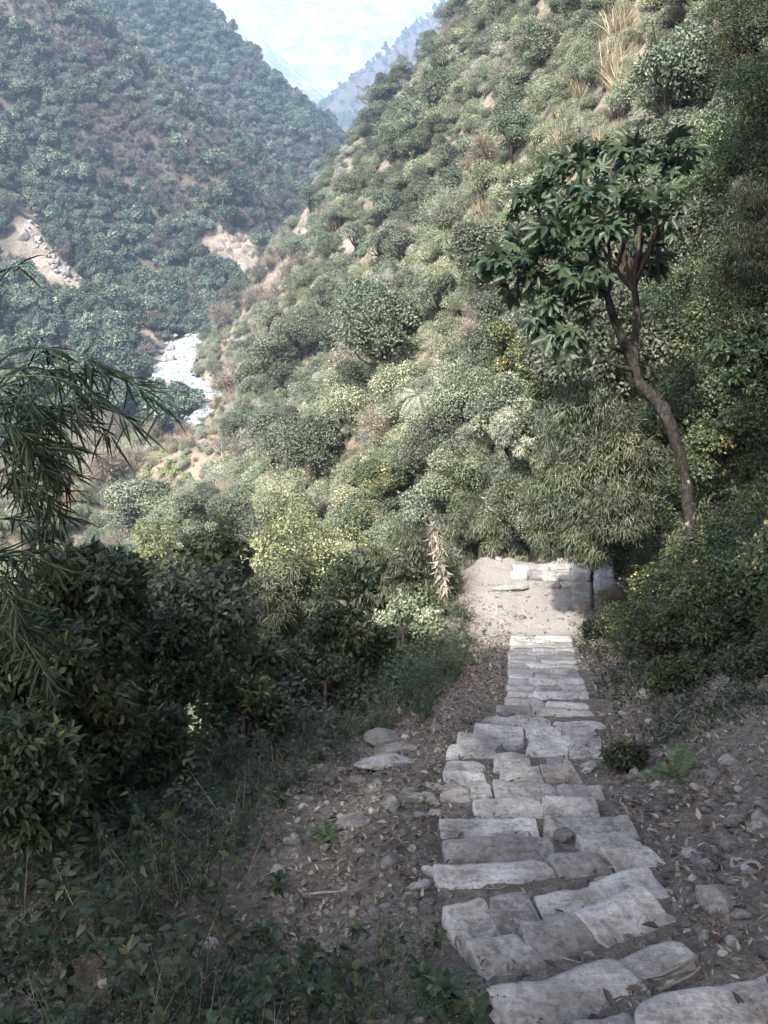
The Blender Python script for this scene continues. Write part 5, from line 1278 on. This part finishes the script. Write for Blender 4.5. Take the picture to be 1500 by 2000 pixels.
def sapling():
    r = np.random.default_rng(15); k = 11.8; b = P(683, 1215, np.array(k)); gz = float(height(b[0], b[1])); b[2] = min(gz, b[2]); t = MB(); c = MB()
    o = link('dark_sapling', None, None, b); tag(o, 'small dark sapling with forked trunk standing against the sunlit slope', 'tree')
    fk = P(682, 1172, np.array(k)) - b; tube(t, spline([(0, 0, -.1), fk * .5, fk], 8), np.linspace(.05, .04, 8), 8)
    lb = [tuple(P(px, py, np.array(k + dk)) - b) + (.16,) for px, py, dk in ((640, 1125, 0), (665, 1105, .2), (690, 1100, -.2), (720, 1125, .1), (655, 1150, -.2), (715, 1150, .2), (680, 1130, 0), (640, 1160, .1))]
    limbs(t, r, fk, lb, .022); crown_leaves(c, r, lb, 420, .11, .045, big=True, low=.5)
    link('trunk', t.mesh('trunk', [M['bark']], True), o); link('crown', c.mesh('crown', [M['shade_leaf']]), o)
sapling()
def stick(px0, py0, px1, py1, rad, label, lift=.02, group=None, name='fallen_stick', m='dead_wood'):
    p, k = hit([px0, px1], [py0, py1], 1.2, 40); a, b = p; a = a + [0, 0, rad + .004]; b = b + [0, 0, rad + lift]
    mb = MB(); mid = (a + b) / 2 + np.array([rng.normal() * .02, rng.normal() * .02, .01]); tube(mb, spline([a, mid, b], 8) - a, np.linspace(rad, rad * .45, 8), 6)
    tag(link(name, mb.mesh(name, [M[m]], True), None, a), label if group is None else 'short thin twig fallen ' + where(a, LM_TRAIL), 'stick', group)
for a in ((335, 1448, 425, 1520, .011, 'long pale stick lying across the weeds', .15), (880, 1262, 985, 1240, .018, 'thick dry stick in the brushwood beside the lower steps'), (870, 1272, 960, 1258, .014, 'thin dry stick in the brushwood beside the lower steps'),
          (900, 1280, 990, 1252, .012, 'bent dry stick at the bottom of the brushwood'), (1170, 1925, 1358, 1880, .009, 'slim brown stick lying across a near step'), (1285, 1940, 1370, 1895, .008, 'short stick between two near steps'), (590, 1752, 672, 1750, .008, 'curved twig lying on the bare soil'),
          (1160, 1722, 1215, 1727, .006, 'twig lying on a step below the round brown stone'), (880, 1805, 960, 1808, .005, 'thin twig on the worn step'), (380, 1866, 402, 1945, .009, 'pale stick standing up from the weeds', .05), (722, 1240, 752, 1290, .02, 'bleached branch leaning at the edge of the shrubs', .5), (735, 1255, 728, 1220, .014, 'bleached fork of a dead branch by the shrubs', .5)):
    stick(*a)
r = np.random.default_rng(31)
for i in range(46):
    px = r.uniform(860, 1480); py = r.uniform(1440, 1990); a = r.uniform(-.6, .6); ln = r.uniform(14, 60)
    stick(px, py, px + math.cos(a) * ln, py - math.sin(a) * ln * .8, r.uniform(.0015, .0035), 'short thin twig fallen on the steps and soil', .01, 'twigs fallen about the steps', 'twig', 'litter' if i % 2 else 'dead_wood')

# ------------------------------------------------------------------ loose rocks
ROCKM = {}
def rock(px, py, w_px, asp, flat, seed, label, m='rock', group=None, name='loose_rock', tilt=.15, sub=3):
    p, k = hit(px, py, 1.2, 40); p = p[0]; k = float(k[0]); s_ = w_px * k / F_PX / 1.75
    key = (seed, m, sub, flat)
    if key not in ROCKM:
        V, F = rock_arrays(seed, sub, 13, .035 if sub > 2 else .05, (1, 1, 1), top=.85 if flat < .5 else None); mb = MB(); mb.add(V, F); ROCKM[key] = mb.mesh(name, [M[m]])
    rr_ = np.random.default_rng(seed * 7 + int(px))
    if name == 'small_stone': label = ('tiny ' if w_px < 13 else 'large ' if w_px > 20 else '') + label.split(' scattered')[0] + ' ' + where(p, LM_TRAIL)
    o = link(name, ROCKM[key], None, p + [0, 0, s_ * flat * .38], (rr_.uniform(-tilt, tilt) - .2, rr_.uniform(-tilt, tilt), rr_.uniform(-.5, .5) if flat < .5 else rr_.uniform(0, 6.28)), (s_, s_ * asp, s_ * flat)); tag(o, label, 'rock', group)
HERO = [(688, 1612, 80, .8, .3, 1, 'flat brown-grey slab resting alone on the bare soil', 'rock'), (752, 1494, 98, .62, .22, 2, 'long pale slab leaning on the rock heap', 'pale_rock'), (748, 1449, 66, .7, .4, 3, 'white jagged stone at the top of the rock heap', 'pale_rock'), (772, 1472, 70, .6, .35, 4, 'brownish stone in the middle of the rock heap', 'rock'),
        (888, 1556, 56, .8, .5, 5, 'dark flat-topped stone sitting on the edge of the steps', 'rock'), (848, 1540, 40, .7, .4, 6, 'pale flat stone beside the dark flat-topped one', 'pale_rock'), (938, 1545, 40, .7, .4, 7, 'angular pale stone on the step beside the dark one', 'pale_rock'), (765, 1577, 40, .8, .7, 8, 'upright brown stone at the side of the steps', 'rock'), (802, 1566, 46, .7, .45, 9, 'rounded grey-brown stone between the heap and the steps', 'rock'),
        (838, 1566, 38, .8, .55, 10, 'chipped grey stone against the side of the steps', 'rock'), (648, 1527, 40, .8, .6, 11, 'round brown stone at the foot of the rock heap', 'rock'), (572, 1522, 38, .8, .6, 12, 'round brown stone at the edge of the weeds', 'rock'), (778, 1403, 44, .5, .5, 13, 'pale jagged stone on top of the bare verge', 'pale_rock'), (1400, 1768, 86, .75, .55, 14, 'large smooth pale boulder on the bare soil beside the steps', 'pale_rock'),
        (1103, 1639, 42, .75, .75, 15, 'round brown stone sitting on the steps', 'rock'), (1131, 1594, 28, .8, .6, 16, 'small dark stone on the upper step', 'rock'), (1258, 1364, 36, .8, .7, 17, 'bright white stone among the plants of the bank', 'pale_rock'), (1492, 1612, 46, .8, .7, 18, 'grey stone high on the bare bank', 'rock'), (1440, 1605, 66, .6, .5, 19, 'broken grey stone set in the bare bank', 'rock'), (1352, 1675, 40, .8, .6, 20, 'pale wedge-shaped stone beside the steps', 'pale_rock'),
        (1262, 1675, 42, .55, .4, 21, 'flat grey stone at the end of a step', 'rock'), (1324, 1765, 24, .8, .6, 22, 'small white stone near the smooth boulder', 'pale_rock'), (997, 1151, 60, .45, .25, 23, 'pale loose slab lying across the corner of the landing', 'pale_rock'), (672, 1640, 40, .7, .4, 24, 'dark stone half buried below the flat slab', 'rock'), (795, 1600, 30, .8, .6, 25, 'dark wedge stone by the steps', 'rock'), (735, 1540, 34, .8, .5, 26, 'grey stone under the rock heap', 'rock'),
        (700, 1530, 44, .6, .4, 27, 'flat grey stone under the rock heap', 'rock'), (760, 1690, 40, .8, .6, 28, 'lichen-mottled brown stone on the soil', 'rock'), (840, 1710, 34, .7, .5, 29, 'pale stone at the corner of the broad step', 'pale_rock'), (820, 1732, 40, .6, .4, 30, 'flat pale stone below the broad step', 'pale_rock'), (230, 1925, 60, .7, .4, 31, 'pale stone half hidden in the weeds', 'pale_rock'), (405, 1850, 44, .7, .4, 32, 'small pale stone in the weeds beside the upright stick', 'pale_rock'), (980, 1985, 60, .6, .5, 33, 'pale rubble stone at the end of the nearest step', 'pale_rock'), (545, 1748, 40, .6, .3, 34, 'flat pale stone on the bare soil by the curved twig', 'pale_rock')]
for h_ in HERO: rock(*h_)
r = np.random.default_rng(17)
c = 0
while c < 290:
    if r.random() < .42: px, py = r.uniform(520, 880), r.uniform(1420, 1830); w_ = r.choice([9, 12, 16, 21, 28], p=[.36, .28, .2, .1, .06])
    elif r.random() < .8: px, py = r.uniform(1130, 1495), r.uniform(1480, 1960); w_ = r.choice([9, 13, 18, 26, 38], p=[.26, .27, .24, .15, .08])
    else: px, py = r.uniform(1180, 1480), r.uniform(1290, 1480); w_ = r.choice([8, 11, 14, 18])
    if px < 880 and px < 880 - (py - 1400) * .1 - 340 + 60 * r.random(): continue
    e = np.interp(py, EDGE[::-1, 2], EDGE[::-1, 0]), np.interp(py, EDGE[::-1, 2], EDGE[::-1, 1])
    if e[0] - 4 < px < e[1] - 60: continue
    sd = int(r.integers(50, 62)); pale_ = r.random() < .35
    rock(px, py, w_, r.uniform(.6, 1), .55, sd, ('small pale stone' if pale_ else 'small dark stone') + ' scattered on the soil beside the steps', 'pale_rock' if pale_ else 'rock', ('small pale stones' if pale_ else 'small dark stones') + ' beside the steps', 'small_stone', .4, 2); c += 1
# rubble at the far edge of the landing
for i in range(34):
    px = r.normal(1050, 28); py = 1096 - abs(r.normal(0, 12)) ; rock(px, py, r.choice([5, 7, 9, 13]), r.uniform(.5, 1), r.uniform(.4, .8), int(r.integers(50, 62)), 'rubble stone at the far edge of the landing', 'rock' if i % 3 else 'pale_rock', 'rubble at the far edge of the landing', 'rubble_stone', .4, 2)

# ------------------------------------------------------------------ pebbles, leaf litter, weeds, grass (uncountable)
def ground_samples(n, x0, x1, y0, y1, r, f):
    x = r.uniform(x0, x1, n); y = y0 + (y1 - y0) * r.random(n) ** 1.25; xl = np.interp(y, SY, SXL); xr = np.interp(y, SY, SXR)
    keep = r.random(n) < f(x, y, xl - x, x - xr); x, y = x[keep], y[keep]; p = np.c_[x, y, height(x, y)]
    q = in_view(p, 420, 160); return p[q]
r = np.random.default_rng(23)
def dens_peb(x, y, dl, dr): return np.where((dl < 0) & (dr < 0), .25, np.where(dl > 0, smooth(2.1, .7, dl) * .9 + .05, smooth(3.2, 1.2, dr) * .9))
pp = ground_samples(16000, -3, 5, 1.6, 16.5, r, dens_peb)
D1, F1_ = ICO[1]
mb = MB(); n = len(pp); s_ = np.exp(r.normal(-4.55, .55, n)) * np.interp(pp[:, 1], [2, 10], [1, 1.7]); V = (D1[None] * (1 + .25 * r.normal(size=(n, len(D1), 1))) * (s_[:, None, None] * r.uniform(.6, 1.1, (n, 1, 3)) * [1, 1, .6]) + pp[:, None]).reshape(-1, 3)
mb.add(V, (F1_[None] + (np.arange(n) * len(D1))[:, None, None]).reshape(-1, 3)); tag(link('pebbles', mb.mesh('pebbles', [M['rock']])), 'small pebbles and stone chips strewn over the trail', 'pebbles', kind='stuff')

def litter(n, dens, lo, hi, name, label):
    p = ground_samples(n, -4, 7.5, 1.6, 16.5, r, dens); k = len(p); mb = MB(); nn = normal_at(p[:, 0], p[:, 1], .05) + r.normal(size=(k, 3)) * .38; t = rdir(k, r) * [1, 1, .25]
    L_ = r.uniform(lo, hi, k) * np.interp(p[:, 1], [2, 12], [1, 1.5]); leaves8(mb, p + nn * .012 + [0, 0, .004], nn, t, L_, L_ * r.uniform(.3, .5, k), r.random(k), fold=.35, droop=-.2)
    tag(link(name, mb.mesh(name, [M['litter']])), label, 'leaf litter', kind='stuff')
def dens_lit(x, y, dl, dr):
    nz_ = smooth(-.25, .45, fbm(x * 1.4, y * 1.4, 91, 3))
    nz_ = nz_ * smooth(15.0, 12.0, y)
    return smooth(17, 12.5, y) * np.where((dl < 0) & (dr < 0), .10 + .22 * nz_, np.where(dl > 0, smooth(3.2, .3, dl), smooth(4.5, 1.0, dr) * 1.25) * (.45 + .65 * nz_))
litter(120000, dens_lit, .012, .045, 'leaf_litter', 'dry brown leaf litter over the shaded soil')
FL = []
for i in range(5):
    mb = MB(); rr_ = np.random.default_rng(600 + i); leaves8(mb, np.zeros((1, 3)), np.array([[0, 0, 1.]]), np.array([[1., 0, 0]]), 1.0, .38 + .1 * rr_.random(), rr_.random(), fold=.4, droop=-.25 + .3 * rr_.random()); FL.append(mb.mesh('fallen_leaf', [M['litter']]))
for i in range(230):
    if i % 3: px, py = r.uniform(1080, 1490), r.uniform(1480, 1990)
    else: px, py = r.uniform(480, 900), r.uniform(1440, 1980)
    p, k = hit(px, py, 1.2, 30); o = link('fallen_leaf', FL[i % 5], None, p[0] + [0, 0, .012], (r.uniform(-.5, .2), r.uniform(-.35, .35), r.uniform(0, 6.28)), r.uniform(.045, .09) * (.8 if py > 1700 else 1.0)); tag(o, 'curled dry brown leaf fallen ' + where(p[0], LM_TRAIL), 'leaf', 'dry leaves fallen on the trail')

def weeds(n, dens, name, label, x0=-4.5, x1=7, y0=1.5, y1=16.5, hgt=(.06, .24), leaf=(.022, .055), per=12, mk='weed', eight=True):
    p = ground_samples(n, x0, x1, y0, y1, r, dens); k = len(p); mb = MB()
    H = r.uniform(*hgt, k); lean = r.normal(size=(k, 2)) * .3; sc_ = np.interp(p[:, 1], [2, 12], [1, 1.35])
    top = p + np.c_[lean * H[:, None], H] * sc_[:, None]
    # stems: thin slivers
    leaves2(mb, p - [0, 0, .02], r.normal(size=(k, 3)), top - p, np.linalg.norm(top - p, axis=1) + .02, np.full(k, .004), np.full(k, .25), droop=0, m=1, blade=True)
    for j in range(per):
        f = r.uniform(.25, 1.05, k); pos = p + (top - p) * f[:, None]; a = r.uniform(0, 6.283, k); d = np.stack([np.cos(a), np.sin(a), r.uniform(-.35, .5, k)], 1)
        L_ = r.uniform(*leaf, k) * sc_ * (1.15 - .4 * f); (leaves8 if eight else leaves2)(mb, pos + d * .008, np.c_[r.normal(size=(k, 2)) * .35, np.ones(k)], d, L_, L_ * r.uniform(.42, .6, k), np.clip(r.random(k) * .9 + .05 * r.normal(size=k), 0, 1), fold=.15, droop=.2)
    tag(link(name, mb.mesh(name, [M[mk], M['stem']])), label, 'undergrowth', kind='stuff'); print(name, k)
def dens_left(x, y, dl, dr):
    e = np.interp(y, [1.5, 2.3, 2.7, 3.3, 4.3, 5.4, 6.5, 8, 11, 14, 17], [.12, .2, .5, .95, 1.05, 1.0, .85, .7, .6, .6, .85]) + .3 * fbm(x * 2.2, y * 2.2, 95, 3)
    return np.where(dl > 0, smooth(e - .15, e + .35, dl) * (.35 + .65 * smooth(-.4, .3, fbm(x * 1.7, y * 1.7, 97, 3))), 0)
def dens_right(x, y, dl, dr):
    e = np.interp(y, [1.5, 4.5, 5.6, 6.5, 8, 10, 13, 15, 17], [3.0, 1.9, .35, .3, .12, .1, .12, .3, .5]) + .35 * fbm(x * 2.0, y * 2.0, 99, 3)
    return np.where(dr > 0, smooth(e - .1, e + .3, dr) * smooth(-.35, .25, fbm(x * 1.5, y * 1.5, 101, 3)) * .8, 0)
weeds(11500, dens_left, 'weeds', 'low leafy weeds covering the shaded slope beside the trail', x0=-4.2, x1=1.6, hgt=(.05, .22), leaf=(.014, .058))
weeds(9000, lambda x, y, dl, dr: dens_left(x, y, dl + .2, dr), 'fine_weeds', 'fine small-leaved herbs between the weeds', x0=-4.2, x1=1.6, hgt=(.08, .34), leaf=(.008, .024), per=22, eight=False)
weeds(3600, lambda x, y, dl, dr: dens_left(x, y, dl - .25, dr) * .8, 'tall_weeds', 'taller leafy weeds rising from the shaded slope', x0=-4.2, x1=1.6, hgt=(.22, .48), leaf=(.04, .085), per=11)
weeds(15000, dens_right, 'bank_weeds', 'low leafy weeds on the bank beside the steps', x0=.8, x1=8, y0=2.5, y1=17, hgt=(.06, .26), leaf=(.02, .05), per=13, eight=False)

RO = []
for i in range(4):
    mb = MB(); rr_ = np.random.default_rng(640 + i); n_ = 9; a = np.arange(n_) * 2.4 + rr_.normal(size=n_) * .2; el = rr_.uniform(.1, .9, n_); d = np.stack([np.cos(a) * np.cos(el), np.sin(a) * np.cos(el), np.sin(el)], 1)
    leaves8(mb, d * .05 + [0, 0, .03], np.c_[-d[:, :2] * .5, np.ones(n_)], d, rr_.uniform(.6, 1.0, n_), rr_.uniform(.3, .42, n_), rr_.random(n_), droop=.35); RO.append(mb.mesh('rosette', [M['weed']]))
LM_WEED = lm({'the pale stone in the weeds': (230, 1925), 'the upright pale stick': (390, 1900), 'the long pale stick': (380, 1480), 'the dark unlit bush': (330, 1420), 'the bare soil': (560, 1700), 'the nearest step': (930, 1940), 'the foot of the bamboo': (60, 1500)})
for i in range(70):
    px, py = (r.uniform(0, 560), r.uniform(1480, 1990)) if i < 52 else (r.uniform(500, 930), r.uniform(1850, 1995)); p, k = hit(px, py, 1.2, 30); s_ = r.uniform(.055, .11)
    tag(link('broad_leaved_weed', RO[i % 4], None, p[0] + [0, 0, r.uniform(.02, .12)], (r.uniform(-.3, .3), r.uniform(-.3, .3), r.uniform(0, 6.28)), s_), ('large' if s_ > .085 else 'small') + ' broad-leaved weed ' + where(p[0], LM_WEED), 'weed', 'broad-leaved weeds of the shaded slope')
for px, py, s_ in ((210, 1560, .35), (330, 1480, .4), (110, 1640, .4), (450, 1560, .3), (60, 1530, .45), (640, 1640, .22), (280, 1720, .3)):
    p, k = hit(px, py, 1.2, 30); tag(link('fern', FN[int(px) % 3], None, p[0], (0, 0, px), s_), ('tiny' if s_ < .32 else 'small' if s_ < .38 else 'spreading') + ' shaded fern among the weeds ' + where(p[0], LM_WEED), 'fern', 'ferns among the weeds')

def grass(n, dens, name, label, mk, hgt, x0, x1, y0=1.5, y1=17.5, wd=.0045):
    p = ground_samples(n, x0, x1, y0, y1, r, dens); k = len(p); per = 7; p = np.repeat(p, per, 0) + np.c_[r.normal(size=(k * per, 2)) * .03, np.zeros(k * per)]; k = len(p); a = r.uniform(0, 6.283, k); sp = r.uniform(.1, .9, k); mb = MB()
    leaves2(mb, p - [0, 0, .01], rdir(k, r), np.stack([np.cos(a) * sp, np.sin(a) * sp, np.ones(k)], 1), r.uniform(*hgt, k), np.full(k, wd) * np.interp(p[:, 1], [2, 12], [1, 2]), r.random(k), droop=.4, blade=True)
    tag(link(name, mb.mesh(name, [M[mk]])), label, 'grass', kind='stuff')
grass(4200, dens_left, 'green_grass', 'thin green grass among the weeds', 'weed', (.08, .28), -4.2, 1.6)
grass(1500, lambda x, y, dl, dr: dens_left(x, y, dl, dr) * .8, 'dry_stalks', 'dry stalks standing among the weeds', 'straw', (.12, .42), -4.2, 1.6, wd=.003)
grass(3000, dens_right, 'bank_grass', 'thin dry grass on the bank beside the steps', 'straw', (.06, .2), .8, 6, 4.6)
grass(2600, lambda x, y, dl, dr: np.where((y > 12.5) & (dl > .9), .8 * smooth(.9, 1.5, dl) * smooth(3.4, 2.2, dl), 0) + np.where((y > 17.7), .8, 0), 'dry_verge_grass', 'dry straw-coloured grass on the bank around the landing', 'straw', (.12, .4), -1.5, 4.5, 12, 22.5, .005)
